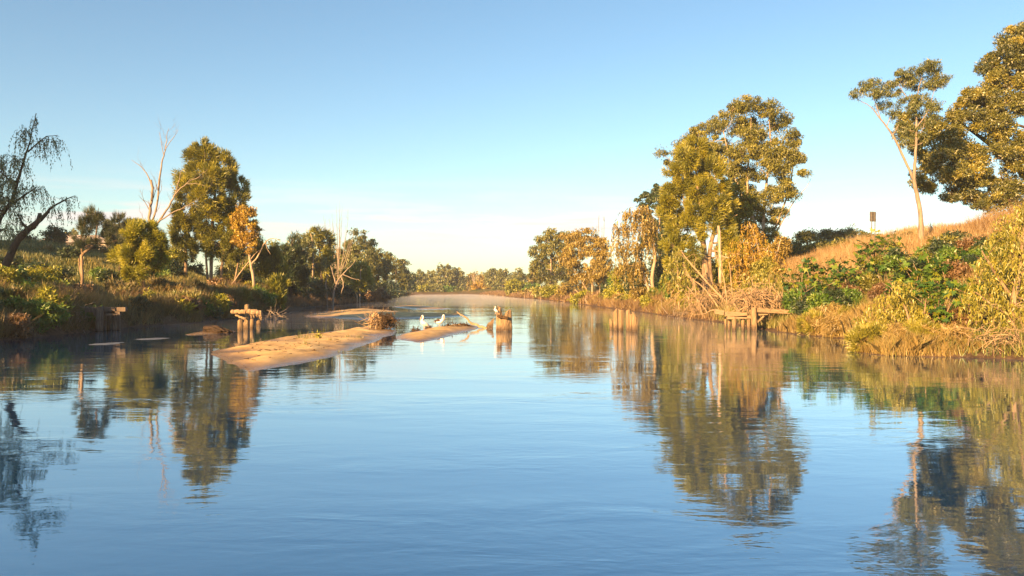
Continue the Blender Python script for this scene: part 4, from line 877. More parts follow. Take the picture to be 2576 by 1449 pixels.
def cleaf(k):
    """one palmate leaf, seven lobes, slightly cupped"""
    mb = MB(); n = 7
    v = [(0, 0, 0)]
    for a in range(2 * n + 1):
        an = -2.4 + 4.8 * a / (2 * n)
        r = (0.5 if a % 2 else 0.24) * (1 - .12 * abs(an))
        v.append((math.sin(an) * r, math.cos(an) * r, -.5 * r * r + .03 * math.sin(a * 1.7 + k)))
    f = [(0, a + 1, a + 2) for a in range(2 * n)]
    mb.add(v, f)
    o = mb.build('leaf', M['leaf_castor'])
    me = o.data
    bpy.data.objects.remove(o)
    return me
LEAF = [cleaf(k) for k in range(3)]
for (px, top, d, n, w) in [(1985, 668, 61, 20, 26), (2035, 640, 61, 26, 30), (2085, 640, 61, 26, 30), (2020, 700, 57, 20, 28), (2070, 690, 57, 24, 30), (2112, 672, 58, 20, 24), (2196, 590, 66, 24, 28), (2232, 612, 64, 24, 30), (2165, 630, 64, 20, 26), (2150, 672, 58, 18, 24),
                           (2205, 650, 58, 22, 28), (2262, 640, 57, 24, 28), (2300, 656, 52, 24, 30), (2345, 640, 52, 26, 30), (2392, 626, 50, 28, 34), (2440, 625, 50, 26, 30), (2330, 700, 46, 24, 30), (2380, 690, 45, 28, 34), (2420, 700, 44, 22, 28), (2376, 745, 42, 22, 26), (2240, 690, 50, 20, 26), (2290, 715, 46, 18, 24), (2010, 650, 63, 24, 28), (2060, 655, 62, 26, 30), (2110, 640, 62, 24, 28), (2215, 580, 68, 22, 26), (2180, 605, 67, 22, 28), (2250, 600, 66, 22, 26), (2320, 640, 55, 26, 30), (2370, 655, 49, 26, 30), (2420, 650, 49, 26, 30), (2350, 740, 43, 22, 28)]:
    s = d / FPX
    x = (px - CX) * s
    z0 = tz(x, d); zt = CAMH + (HY - top) * s
    zt = max(zt, z0 + 1.2)
    root = empty('castor_plant', (x, d, z0), 'large-leaved green shrub with lobed leaves ' + ('uphill from the right trestle' if px < 2130 else 'on the slope below the road sign' if px < 2275 else 'between the willow shrub and the near right willow'), 'shrub', 'large-leaved shrubs ' + ('by the trestle' if px < 2130 else 'below the sign' if px < 2275 else 'by the willow'))
    mb = MB()
    hh = zt - z0
    heads = []
    for k in range(4):
        q = np.array([(x + rng.normal() * .08, d + rng.normal() * .08, z0 - .15), (x + rng.normal() * w * s * .3, d + rng.normal() * .3, z0 + hh * .5), (x + rng.normal() * w * s * .7, d + rng.normal() * w * s * .7, z0 + hh * rng.uniform(.75, .97))])
        qq, r2 = smooth(q, np.array((.04, .03, .015)), 4)
        mb.tube(qq, r2, 5); heads.append(qq)
    mb.build('stem', M['bark'], root, (x, d, z0))
    for k in range(int(n * 1.8)):
        q = heads[rng.integers(4)]
        p = q[rng.integers(len(q) // 2, len(q))] + nrm(rng.normal(size=3) + np.array((0, -.3, .1))) * rng.uniform(.15, .55)
        o = bpy.data.objects.new('leaf', LEAF[k % 3]); col.objects.link(o)
        o.parent = root
        o.location = p - np.array((x, d, z0))
        o.rotation_euler = (rng.uniform(-1.3, .3), rng.uniform(-.6, .6), rng.uniform(-3.1, 3.1))
        o.scale = (rng.uniform(.4, .85),) * 3

for k in range(22):
    if k < 12:
        px, yy = 2165 + k * 20 + rng.uniform(-6, 6), rng.uniform(37.2, 39.8)
    else:
        px, yy = 2000 + (k - 12) * 14 + rng.uniform(-5, 5), rng.uniform(50, 54.5)
    s_ = yy / FPX; xx = max((px - CX) * s_, float(np.interp(yy, RY, RX)) + .25); px = CX + xx / s_
    r_ = rng.uniform(.5, .85)
    bush(px, HY - (tz(xx, yy) - CAMH) / s_ - r_ * .55 / s_, r_ * 1.2 / s_, r_ / s_, yy, M['reed' if k % 3 else 'leaf_willow_gold'], 'golden dry bush drooping to the water ' + ('below the willow shrub' if k < 12 else 'right of the trestle beam'), 'golden bushes at the waterline ' + ('a' if k < 12 else 'b'), ('needle', 'gum', 'gum')[k % 3], 1.0, 8, 11, 1.5, tone=.55, nb=5)
RB = ['leaf_dark', 'leaf_green', 'reed_brown', 'leaf_dark', 'leaf_green', 'leaf_gum']
for k in range(44):
    if k < 22:
        px, yy, r_ = 2030 + k * 23 + rng.uniform(-8, 8), rng.uniform(54, 60) - max(0, k - 8) * .75, rng.uniform(.75, 1.15)
    else:
        px, yy, r_ = 2000 + (k - 22) * 25 + rng.uniform(-8, 8), rng.uniform(58, 64) - max(0, k - 28) * .6, rng.uniform(.8, 1.2)
    s_ = yy / FPX
    xx = (px - CX) * s_
    if xx - float(np.interp(yy, RY, RX)) < .8: xx = float(np.interp(yy, RY, RX)) + .8
    px = CX + xx / s_
    lf = RB[(k * 5) % 6]
    bush(px, HY - (tz(xx, yy) - CAMH) / s_ - r_ * .7 / s_, r_ / s_, r_ * .95 / s_, yy, M[lf], {'leaf_dark': 'dense dark green', 'leaf_green': 'dense fresh green', 'reed_brown': 'dry brown', 'leaf_gum': 'dense olive'}[lf] + ' shrub on the right bank ' + ('uphill from the trestle beam' if px < 2130 else 'below the golden hillside' if px < 2300 else 'behind the willow shrub'),
         'shrub cover on the right bank ' + lf + (' a' if px < 2130 else ' b' if px < 2300 else ' c'), 'broad' if lf != 'reed_brown' else 'gum', 0.75, 9, 7.5, 3.6, tone=.45, nb=5)
CR = 'dark shrubs on the right crest'
for (px, py, rx, ry, d) in [(2250, 570, 22, 14, 84), (2285, 566, 20, 12, 80), (2390, 520, 26, 16, 68), (2430, 510, 26, 16, 64), (2480, 505, 26, 14, 62)]:
    bush(px, py, rx, ry, d, M['leaf_dark'], 'dark shrub on the crest of the right bank under the fig', CR, 'broad', 0.9, 7, 6, 3)
for (px, py, rx, ry, d) in [(1985, 608, 34, 16, 140), (2030, 598, 34, 18, 145), (2075, 590, 40, 18, 150), (2125, 588, 40, 16, 150), (2165, 596, 34, 16, 145), (2010, 630, 34, 16, 125), (2060, 622, 34, 14, 125), (2115, 618, 34, 14, 120)]:
    bush(px, py, rx, ry, d, M['leaf_gum'], 'low olive scrub mound on the hill behind the right bank', 'scrub on the hill behind the right bank', 'broad', 1.0, 7, 5, 2.6, tone=.35)
for (px, py, rx, ry, d) in [(2140, 740, 34, 28, 57), (2090, 745, 36, 26, 57), (2210, 720, 30, 28, 53), (2420, 800, 40, 40, 43), (2470, 810, 40, 40, 42), (2360, 800, 30, 40, 43), (2040, 750, 30, 24, 58), (1990, 735, 26, 22, 60)]:
    bush(px, py, rx, ry, d, M['reed_brown'], 'dry brown tangled shrub in the shade of the right bank', 'dry brown shrubs on the right bank', 'gum', 0.9, 9, 8, 2.2, tone=.3)

# ------------------------------------------------------------------ grass
def grass(name, label, cat, n, sampler, h, w, mat, lean=0.35, zoff=0.0, hang=0.0, fine=False, gap=0.0):
    p = sampler(n)
    z = terrain(p[:, 0], p[:, 1])
    ok = (z > 0.02) & (vnoise(p[:, 0] * .38, p[:, 1] * .38, 55) * .7 + vnoise(p[:, 0] * 1.3, p[:, 1] * 1.3, 56) * .3 + rng.normal(size=len(p)) * .08 > gap)
    p, z = p[ok], z[ok]
    k = len(p)
    patch = vnoise(p[:, 0] * .5, p[:, 1] * .5, 77)
    hh = h * rng.uniform(.5, 1.25, k) * (.35 + 1.25 * patch)
    a = rng.uniform(0, 2 * math.pi, k)
    ln = rng.normal(size=(k, 2)) * lean * hh[:, None]
    tip = np.stack((p[:, 0] + ln[:, 0], p[:, 1] + ln[:, 1], z + hh * (1 - hang)), -1)
    b = np.stack((p[:, 0], p[:, 1], z - .06 + zoff), -1)
    side = np.stack((np.cos(a), np.sin(a), np.zeros(k)), -1) * (w * rng.uniform(.6, 1.4, k))[:, None]
    mid = (b * .45 + tip * .55) + np.stack((-ln[:, 0], -ln[:, 1], hh * .3), -1) * .25
    v = np.stack((b - side, b + side, mid + side * .7, tip, mid - side * .7), 1).reshape(-1, 3)
    mb = MB()
    idx = np.arange(k)[:, None] * 5
    if not fine:
        v = np.stack((b - side, b + side, tip), 1).reshape(-1, 3)
        idx = np.arange(k)[:, None] * 3
    mb.add(v, np.hstack((idx, idx + 1, idx + 2, idx + 3, idx + 4) if fine else (idx, idx + 1, idx + 2)), np.clip(patch * .7 + .15 + rng.normal(size=k) * .18, 0, 1))
    return tag(mb.build(name, mat), label, cat, None, 'stuff')

def band(side, s0, s1, y0, y1, bias=1.0):
    def f(n):
        y = y0 + (y1 - y0) * rng.uniform(0, 1, n) ** bias
        s = rng.uniform(s0, s1, n)
        x = np.interp(y, LY, LX) - s if side < 0 else np.interp(y, RY, RX) + s
        return np.stack((x, y), -1)
    return f
grass('hillside_grass', 'tall golden dry grass covering the right hillside', 'grass', 90000, band(1, 7, 32, 34, 95), .9, .022, M['grass_gold'], gap=.22)
grass('crest_grass', 'tall brown grass along the crest under the fig', 'grass', 9000, band(1, 20, 32, 46, 75), 1.3, .02, M['reed_brown'])
grass('right_bank_grass', 'brown and green grass on the steep lower right bank', 'grass', 50000, band(1, .3, 9, 30, 100), .65, .02, M['grass_mixed'])
grass('reed_bed', 'golden reeds at the water between right trestle and willow shrub', 'reeds', 14000, band(1, -.1, 2.6, 43, 57), .85, .011, M['reed'], .3, fine=True)
grass('dry_grass_fringe', 'mass of golden dry grass hanging to the water below the willow shrub', 'grass', 16000, band(1, -.15, 4.2, 35.6, 42), .5, .010, M['reed'], .55, fine=True)
grass('far_right_fringe', 'brown reeds along the water under the right bank trees', 'reeds', 20000, band(1, -.2, 4, 75, 150), .75, .03, M['reed_brown'], .45, gap=.5)
for k in range(16):
    yy = 84 + k * 4.6; s_ = yy / FPX; xx = float(np.interp(yy, RY, RX)) + rng.uniform(.5, 3.5); r_ = rng.uniform(.6, 1.3)
    lf = ('leaf_brown', 'leaf_yellow', 'leaf_gum', 'reed')[k % 4]
    bush(CX + xx / s_, HY - (tz(xx, yy) - CAMH) / s_ - r_ * .6 / s_, r_ / s_, r_ * .8 / s_, yy, M[lf], {'leaf_brown': 'low russet', 'leaf_yellow': 'low yellow', 'leaf_gum': 'low olive', 'reed': 'low straw-coloured'}[lf] + ' shrub on the shore between the pile cluster and the golden-brown tree', 'shore shrubs ' + lf, 'gum', .9, 8, 6, 2.6, tone=.45)
grass('right_shore_grass', 'golden dry grass in patches along the shore under the right bank trees', 'grass', 12000, band(1, -.1, 6, 60, 170), .8, .03, M['reed'], .5, gap=.5)
grass('distant_fringe', 'pale dry reeds along the distant right bank', 'reeds', 16000, band(1, -.2, 7, 150, 400), 1.0, .11, M['reed_brown'], .35)
grass('left_terrace_grass', 'sunlit yellow and green grass on the left bank terrace', 'grass', 60000, band(-1, 2.5, 24, 40, 125), .5, .028, M['grass_mixed'], gap=.34)
grass('left_mound_grass', 'short green grass on the mound behind the left bank', 'grass', 60000, band(-1, 18, 70, 60, 140), .4, .045, M['grass_green'])
grass('left_bank_fringe', 'brown and dark grass hanging over the shaded left bank edge', 'grass', 44000, band(-1, -.1, 2.6, 40, 110), .9, .03, M['grass_dark'], .5, gap=.42)
grass('left_bank_lip', 'golden dry grass on the lip of the left bank above the shaded edge', 'grass', 40000, band(-1, 1.4, 9, 40, 110), .55, .026, M['grass_mixed'], .5, gap=.4)
grass('left_bank_tussocks', 'orange-brown dry tussocks scattered along the left bank edge', 'grass', 26000, band(-1, .2, 7, 44, 105), .9, .026, M['reed_brown'], .55, gap=.55)
grass('left_shore_reeds', 'brown reeds along the shore of the receding left bank', 'reeds', 14000, band(-1, -.3, 3.5, 95, 215), .9, .035, M['reed_brown'], .35)

def tuft(px, py, n, h, mat, label, group, bar=None, spread=.10):
    x, y = gnd(px, py)
    z0 = bar_z(bar, x, y) if bar is not None else 0.0
    mb = MB()
    p = np.array((x, y, z0 - .05)) + rng.normal(size=(n, 3)) * np.array((spread, spread, 0))
    mb.slivers(p, np.array((0, 0, 1.0)) + rng.normal(size=p.shape) * .3, h * rng.uniform(.5, 1.2, n), .025, rng.uniform(0, 1, n))
    tag(mb.build('grass_tuft', mat, None, (x, y, z0)), label, 'grass tuft', group)
for (px, py, h) in [(752, 858, .5), (768, 860, .5), (788, 858, .35), (800, 856, .4), (770, 880, .3), (830, 866, .3), (875, 858, .25), (905, 855, .3), (860, 888, .2)]:
    tuft(px, py, 26, h, M['grass_mixed'], 'small grass tuft growing on the main sandbar', 'grass tufts on the main sandbar', BAR)
mb = MB()
for k in range(240):
    px_, py_ = rng.uniform(580, 985), rng.uniform(824, 925)
    x, y = gnd(px_, py_); z0 = bar_z(BAR, x, y)
    if z0 < .12: continue
    a_ = rng.uniform(0, 6.3); L_ = rng.uniform(.05, .32) * (1.6 if rng.uniform() < .12 else 1)
    mb.tube(np.array([(x, y, z0 + .012), (x + math.cos(a_) * L_, y + math.sin(a_) * L_, z0 + .02 + rng.uniform(0, .03))]), np.array((.016, .009)), 4)
tag(mb.build('leaf_litter', M['debris']), 'scattered dark twigs and litter on the main sandbar', 'litter', None, 'stuff')
# leafy seedling on the sandbar
x, y = gnd(800, 877); z0 = bar_z(BAR, x, y)
root = empty('seedling', (x, y, z0), 'single yellow-green seedling on the main sandbar', 'seedling')
mb = MB(); mb.tube(np.array([(x, y, z0 - .05), (x + .02, y, z0 + .25), (x - .02, y, z0 + .5)]), np.array((.015, .012, .006)), 5); mb.build('stem', M['twig'], root, (x, y, z0))
mb = MB(); p = np.array((x, y, z0 + .42)) + rng.normal(size=(30, 3)) * .09
mb.leaves(p, rng.normal(size=p.shape), rng.normal(size=p.shape), .16, .08, rng.uniform(0, 1, 30)); mb.build('foliage', M['leaf_yellow'], root, (x, y, z0))
for (px, py, n) in [(820, 795, 40), (840, 792, 50), (870, 788, 50), (900, 781, 60), (925, 779, 60), (950, 778, 60), (790, 796, 40), (975, 778, 40)]:
    tuft(px, py, n, .9, M['reed_brown'], 'brown reed clump on the back edge of the farther sandbar', 'reed clumps on the farther sandbar', None, .6)

# ------------------------------------------------------------------ old bridge timbers
def pile_mesh(mb, x, y, z0, tops, w, lean=(0, 0), k=12, flat=1.0, hollow=False):
    """ragged round pile; tops gives broken heights round the rim"""
    a = np.arange(k) * 2 * math.pi / k
    tops = np.interp(np.arange(k) / k * len(tops), np.arange(len(tops) + 1), list(tops) + [tops[0]])
    tops = tops + rng.normal(size=k) * .03
    L = 9
    gro = 1 + .09 * rng.normal(size=k)
    V = []
    for i in range(L):
        t = i / (L - 1)
        zz = z0 + (tops - z0) * t
        rr = w / 2 * gro * (1.06 - .1 * t) * (1 + .025 * rng.normal(size=k))
        V.append(np.stack((x + np.cos(a) * rr + lean[0] * (zz - 0), y + np.sin(a) * rr * flat + lean[1] * zz, zz), -1))
    V.append(np.stack((x + np.cos(a) * w * .22 + lean[0] * tops, y + np.sin(a) * w * .22 * flat + lean[1] * tops, tops - .12 - rng.uniform(0, .12, k)), -1))
    c = np.array([[x + lean[0] * tops.mean(), y + lean[1] * tops.mean(), tops.min() - .25]])
    V = np.vstack(V + [c])
    i = np.arange(L)[:, None] * k; j = np.arange(k)[None, :]; j2 = (j + 1) % k
    mb.add(V, np.stack((i + j, i + j2, i + k + j2, i + k + j), -1).reshape(-1, 4))
    jj = np.arange(k)
    mb.F.append(np.stack((L * k + jj, L * k + (jj + 1) % k, np.full(k, (L + 1) * k)), -1) + mb.n - len(V)); mb.rn.append(np.full(k, .5))

def zpx(py, d): return CAMH + (HY - py) * d / FPX
def xpx(px, d): return (px - CX) * d / FPX

def lone_pile(px, base, tops, w, label, group=None, lean=(0, 0), name='timber_pile', flat=1.0):
    d = FPX * CAMH / (base - HY)
    x = xpx(px, d)
    mb = MB()
    pile_mesh(mb, x, d, -.8, [zpx(t, d) for t in tops], w * d / FPX, lean, flat=flat)
    return tag(mb.build(name, M['timber'], None, (x, d, 0), flat=True), label, 'pile', group)
# broken pile with the egret
d = FPX * CAMH / (832 - HY)
x = xpx(1268, d)
root = empty('broken_pile', (x, d, 0), 'thick splintered timber pile with jagged top and a dark plank stuck in it', 'pile')
mb = MB()
pile_mesh(mb, x, d, -.8, [zpx(t, d) for t in (790, 778, 780, 786, 801, 800, 771, 789, 769, 801, 802, 788, 781, 777)], 38 * d / FPX, k=28, flat=.6)
mb.build('post', M['timber'], root, (x, d, 0), flat=True)
mb = MB(); mb.box(pt(1264, 797, d - .42), (26 * d / FPX, .3, .2), .15, .22); mb.build('plank', M['debris'], root, (x, d, 0), flat=True)
mb = MB(); mb.box(pt(1256, 783, d - .1), (.14, .2, .5), 0, .05); mb.build('splinter', M['timber'], root, (x, d, 0), flat=True)
lone_pile(1231, 826, (800, 806, 812, 822, 820, 804), 18, 'low pointed pile stump beside the thick splintered pile', lean=(.12, 0), flat=.6)
G = 'pile stumps in open water'
for px, base, tops, w, lab in [(1538, 828, (802, 806, 800, 808), 9, 'short rotted pile stump at the left of the cluster in open water'), (1549, 830, (778, 780, 786, 776), 12.5, 'tall left pile of the cluster in open water'),
                               (1562, 831, (779, 780, 777, 779), 13, 'flat-topped pile beside the tall left pile of the cluster'), (1580, 832, (776, 784, 782, 778), 11, 'spiked pile in the middle of the cluster in open water'),
                               (1588, 833, (790, 792, 788, 794), 8, 'thin dark pile between the spiked and stubby piles'), (1597, 834, (798, 794, 784, 796), 13, 'stubby right pile of the cluster in open water')]:
    lone_pile(px, base, tops, w, lab, G)
# crossed post, left
d = 58.8
x = xpx(620, d); S = d / FPX
root = empty('crossed_post', (x, d, 0), 'timber post carrying a rotten cross log, standing in the water on the left', 'post')
def part_pile(name, px, base, tops, w, root, lean=(0, 0), dd=0.0, mat=None):
    mb = MB(); dz = FPX * CAMH / (base - HY) if dd == 0 else d + dd
    pile_mesh(mb, xpx(px, dz), dz, -.8, [zpx(t, dz) for t in tops], w * dz / FPX, lean)
    return mb.build(name, mat or M['timber'], root, tuple(root.location), flat=True)
part_pile('post', 621, 829, (765, 766, 767, 765), 12.5, root)
part_pile('pile', 605, 833, (803, 805, 810, 802), 14, root)
part_pile('pile', 616, 828, (812, 810), 9, root, dd=1.5); part_pile('pile', 634, 826, (800, 806), 10, root, dd=2.4)
def log(name, a, b, ra, rb, root, mat, k=9, seed=0, flatten=1.0):
    mb = MB()
    q = np.linspace(a, b, 9); q[1:-1] += rng.normal(size=(7, 3)) * .02
    mb.tube(q, np.linspace(ra, rb, 9) * (1 + rng.normal(size=9) * .06), k, jit=.07)
    return mb.build(name, mat, root, tuple(root.location), flat=True)
log('cross_log', pt(582, 784, d + .35), pt(618, 785, d + .25), .15, .17, root, M['timber_flat'])
log('cross_log', pt(624, 784, d + .25), pt(658, 787, d + .3), .19, .20, root, M['timber_flat'])
log('brace', pt(592, 792, d + .3), pt(616, 803, d + .1), .07, .09, root, M['timber_flat'], 6)
for k, (px, l) in enumerate([(652, 12), (656, 16), (646, 8), (638, 10), (632, 14)]):
    log('splinter', pt(px, 788, d + .25), pt(px + 1, 790 + l, d + .25), .09, .03, root, M['timber_flat'], 5)
log('rail', pt(606, 810, d + .4), pt(622, 815, d + .4), .05, .06, root, M['timber_flat'], 5)
lone_pile(651, 819, (806, 808, 807, 806), 12, 'short pale pile stump in the water right of the crossed post')
mb = MB()
d2 = gnd(520, 837)[1]
for k in range(16):
    a = pt(515 + rng.uniform(-4, 22), 826 + rng.uniform(-3, 7), d2)
    mb.tube(np.array([a, a + np.array((.5, rng.normal() * .2, -.05)) + rng.normal(size=3) * .15, a + np.array((1.3, rng.normal() * .3, -.2))]), np.array((.16, .13, .04)), 7, jit=.1)
M['dark_wood'] = surf_mat('waterlogged_wood', [(0.018, 0.012, 0.009), (0.06, 0.04, 0.028)], (1, 1, 1), 6, bump=0.6)
tag(mb.build('root_stump', M['dark_wood'], None, pt(525, 837, d2)), 'dark uprooted stump lying on the small flat sandbar', 'stump')
# trestles at both banks
def trestle(px0, label, d, flip, mat):
    S = d / FPX
    x0 = xpx(px0, d)
    root = empty('bridge_trestle', (x0, d, 0), label, 'trestle')
    if not flip:
        for px, w, dz in [(1825, 6, 1.2), (1834, 7.5, .8), (1847, 11, .3), (1869, 9, .5), (1883, 8.5, .4)]:
            dd = d + dz; mb = MB(); pile_mesh(mb, xpx(px, dd), dd, -.8, [zpx(797, dd), zpx(798, dd)], w * S); mb.build('pile', mat, root, tuple(root.location), flat=True)
        mb = MB(); pile_mesh(mb, xpx(1897, d), d - .1, -.8, [zpx(772, d), zpx(776, d)], 13 * S, (-.035, 0)); mb.build('pile', mat, root, tuple(root.location), flat=True)
        for a, b, s in [((1798, 783), (1820, 787), .34), ((1822, 789), (1878, 792), .34), ((1828, 799), (1896, 797), .22), ((1905, 788), (1930, 786), .34)]:
            A, B = pt(*a, d + .35), pt(*b, d + .3)
            mb = MB(); c = (A + B) / 2; ang = math.atan2(B[2] - A[2], B[0] - A[0])
            mb.box(c, (np.linalg.norm(B - A), .32, s), 0, -ang); mb.build('beam', M['timber_flat'], root, tuple(root.location), flat=True)
        A, B = pt(1903, 780, d), pt(1992, 785, d + .4)
        mb = MB(); mb.box((A + B) / 2, (np.linalg.norm(B - A), .36, .30), math.atan2(B[1] - A[1], B[0] - A[0]), -math.atan2(B[2] - A[2], B[0] - A[0])); mb.build('long_beam', M['timber_flat'], root, tuple(root.location), flat=True)
        log('brace', pt(1922, 795, d + .1), pt(1905, 812, d), .07, .07, root, M['timber_flat'], 6)
    else:
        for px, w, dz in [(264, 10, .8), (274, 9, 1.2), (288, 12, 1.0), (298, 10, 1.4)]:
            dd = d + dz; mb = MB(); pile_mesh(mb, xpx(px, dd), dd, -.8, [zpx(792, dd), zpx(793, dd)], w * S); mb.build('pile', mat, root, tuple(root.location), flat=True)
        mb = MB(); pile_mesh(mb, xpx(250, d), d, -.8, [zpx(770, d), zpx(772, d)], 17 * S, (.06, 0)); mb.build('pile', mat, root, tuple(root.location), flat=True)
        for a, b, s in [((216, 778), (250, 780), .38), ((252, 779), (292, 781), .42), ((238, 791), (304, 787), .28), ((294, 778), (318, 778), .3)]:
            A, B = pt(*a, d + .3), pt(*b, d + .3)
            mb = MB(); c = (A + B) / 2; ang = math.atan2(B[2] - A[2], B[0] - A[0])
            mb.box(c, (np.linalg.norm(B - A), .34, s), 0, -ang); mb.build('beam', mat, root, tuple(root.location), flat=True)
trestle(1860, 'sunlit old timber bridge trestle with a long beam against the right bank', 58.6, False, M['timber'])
trestle(265, 'shaded old timber bridge trestle against the left bank', 57.6, True, M['timber_shaded'])

# ------------------------------------------------------------------ stump, debris and branch on the sand
x, y = gnd(958, 829); z0 = bar_z(BAR, x, y)
d = y; S = d / FPX
root = empty('tree_stump', (x, y, z0), 'upright tree stump with matted roots at the tip of the main sandbar', 'stump')
mb = MB(); pile_mesh(mb, xpx(957, d), d, z0 - .3, [zpx(t, d) for t in (790, 794, 788, 796)], 17 * S); mb.build('stump_post', M['timber'], root, (x, y, z0), flat=True)
mb = MB()
q, r2 = smooth(np.array([pt(932, 826, d), pt(936, 805, d), pt(942, 787, d), pt(952, 792, d)]), np.array((.10, .09, .07, .05)), 4); mb.tube(q, r2, 6)
for k in range(50):
    a = pt(rng.uniform(934, 952), rng.uniform(795, 826), d); mb.tube(np.array([a, a + rng.normal(size=3) * .3, a + rng.normal(size=3) * .5]), np.array((.03, .025, .01)), 4, cap=False)
mb.build('root', M['twig'], root, (x, y, z0))
mb = MB()
for k in range(330):
    a = pt(970 + rng.normal() * 11, 808 + rng.normal() * 10, d) + np.array((0, rng.normal() * .4, 0))
    v = nrm(rng.normal(size=3)) * rng.uniform(.2, .6)
    mb.tube(np.array([a, a + v * .5 + rng.normal(size=3) * .06, a + v]), np.array((.022, .018, .008)), 4, cap=False)
p = pt(970, 810, d) + rng.normal(size=(260, 3)) * np.array((.35, .3, .3))
mb.leaves(p, rng.normal(size=p.shape), rng.normal(size=p.shape), .22, .12, rng.uniform(0, 1, 260))
mb.build('root_mat', M['debris'], root, (x, y, z0))['kind'] = 'stuff'
def debris_heap(px, py, w, h, label, n=160):
    d = gnd(px, py)[1]; mb = MB()
    c = pt(px, py, d)
    S = d / FPX
    for k in range(n):
        u = rng.uniform(-1, 1)
        hh = h * S * (1 - abs(u) ** 1.5) * rng.uniform(.1, 1)
        a = c + np.array((u * w * S, rng.normal() * .25, hh))
        v = nrm(rng.normal(size=3) + np.array((0, 0, .3))) * rng.uniform(.12, .4)
        mb.tube(np.array([a, a + v * .5 + rng.normal(size=3) * .04, a + v]), np.array((.02, .016, .006)), 4, cap=False)
    # packed mass at the core
    th = np.linspace(-1, 1, 9)
    for k in range(6):
        q = c + np.stack((th * w * S * .9, np.full(9, rng.normal() * .1), h * S * .45 * (1 - th ** 2) * rng.uniform(.3, 1, 9) - .08), -1)
        mb.tube(q, .09 * (1.2 - np.abs(th)), 6, jit=.2)
    tag(mb.build('debris_heap', M['debris'], None, c), label, 'debris')
debris_heap(1137, 828, 28, 18, 'brown heap of reeds and twigs right of the pelicans')
debris_heap(1168, 825, 20, 12, 'low brown mound of twigs under the bare leaning branch')
debris_heap(1077, 829, 8, 12, 'small brown clump between the two pelicans', 60)
debris_heap(1047, 832, 14, 6, 'flat scatter of sticks left of the pelicans', 50)
d = gnd(1200, 826)[1]
mb = MB()
q, r2 = smooth(np.array([pt(1225, 828, d), pt(1200, 818, d), pt(1185, 812, d), pt(1172, 798, d), pt(1160, 792, d), pt(1149, 784, d)]), np.array((.12, .10, .09, .07, .06, .03)), 4, .02)
mb.tube(q, r2, 7, jit=.08)
add_twigs(mb, [(q, r2)], 1.6, .2, .6, -.3, 1)
tag(mb.build('fallen_branch', M['twig'], None, pt(1225, 828, d)), 'bare fallen branch rising at a slant beside the low pointed stump', 'branch')

# ------------------------------------------------------------------ birds
def loft(mb, pts, rx, rz, k=10):
    """smooth body along a spine; rx half widths, rz half heights"""
    pts = np.asarray(pts, float)
    q, a = smooth(pts, np.asarray(rx, float), 4); _, b = smooth(pts, np.asarray(rz, float), 4)
    t = nrm(np.gradient(q, axis=0))
    side = nrm(np.cross(t, np.array((0, 1.0, 0)) if abs(t[0][1]) < .9 else np.array((1.0, 0, 0))))
    sd = np.array((0, 1.0, 0)); up = nrm(np.cross(t, sd)); sd = np.cross(up, t)
    an = np.arange(k) * 2 * math.pi / k
    v = q[:, None] + np.cos(an)[None, :, None] * a[:, None, None] * sd[:, None] + np.sin(an)[None, :, None] * b[:, None, None] * up[:, None]
    n = len(q)
    i = np.arange(n - 1)[:, None] * k; j = np.arange(k)[None, :]; j2 = (j + 1) % k
    mb.add(v.reshape(-1, 3), np.stack((i + j, i + j2, i + k + j2, i + k + j), -1).reshape(-1, 4))

def bird(name, label, cat, loc, rz, spine, rx, rz_, beak, wing, legs, sc=1.0, wmat=None):
    root = empty(name, loc, label, cat, None)
    root.rotation_euler = (0, 0, rz); root.scale = (sc,) * 3
    def put(mb, nm, mat):
        o = mb.build(nm, mat)
        o.parent = root
        return o
    mb = MB(); loft(mb, spine, rx, rz_); put(mb, 'body', M['feather'])
    mb = MB(); loft(mb, beak[0], beak[1], beak[2], 8); put(mb, 'bill', M['bill'])
    for s in (-1, 1):
        mb = MB(); loft(mb, [(p[0], p[1] * s, p[2]) for p in wing[0]], wing[1], wing[2], 8); put(mb, 'wing', wmat or M['feather'])
        mb = MB(); mb.tube(np.array([(legs[0], s * legs[1], legs[2]), (legs[0] + .01, s * legs[1], .06), (legs[0], s * legs[1], .015), (legs[0] + .09, s * legs[1], .008)]), np.array((.022, .016, .016, .02)) * (legs[2] / .35), 6); put(mb, 'leg', M['bill'])
    return root
x, y = gnd(1066, 831)
# upright pelican, bill tucked down on the chest
bird('pelican', 'white pelican standing upright with its neck raised on the sand', 'pelican', (x, y, max(bar_z(BAR2, x, y), 0)), R(205),
     [(-.36, 0, .26), (-.28, 0, .34), (-.10, 0, .44), (.06, 0, .56), (.13, 0, .68), (.10, 0, .80), (.05, 0, .92), (.05, 0, 1.02), (.10, 0, 1.07), (.16, 0, 1.05)],
     [.02, .10, .17, .17, .12, .06, .05, .05, .055, .02], [.02, .09, .17, .18, .13, .065, .05, .05, .055, .02],
     ([(.13, 0, 1.05), (.20, 0, .95), (.25, 0, .80), (.27, 0, .68)], [.03, .03, .03, .012], [.025, .035, .03, .01]),
     ([(.06, .15, .60), (-.08, .17, .50), (-.25, .12, .36), (-.38, .05, .26)], [.02, .035, .03, .01], [.06, .10, .08, .02]), (-.03, .08, .35), 1.0)
x, y = gnd(1106, 829)
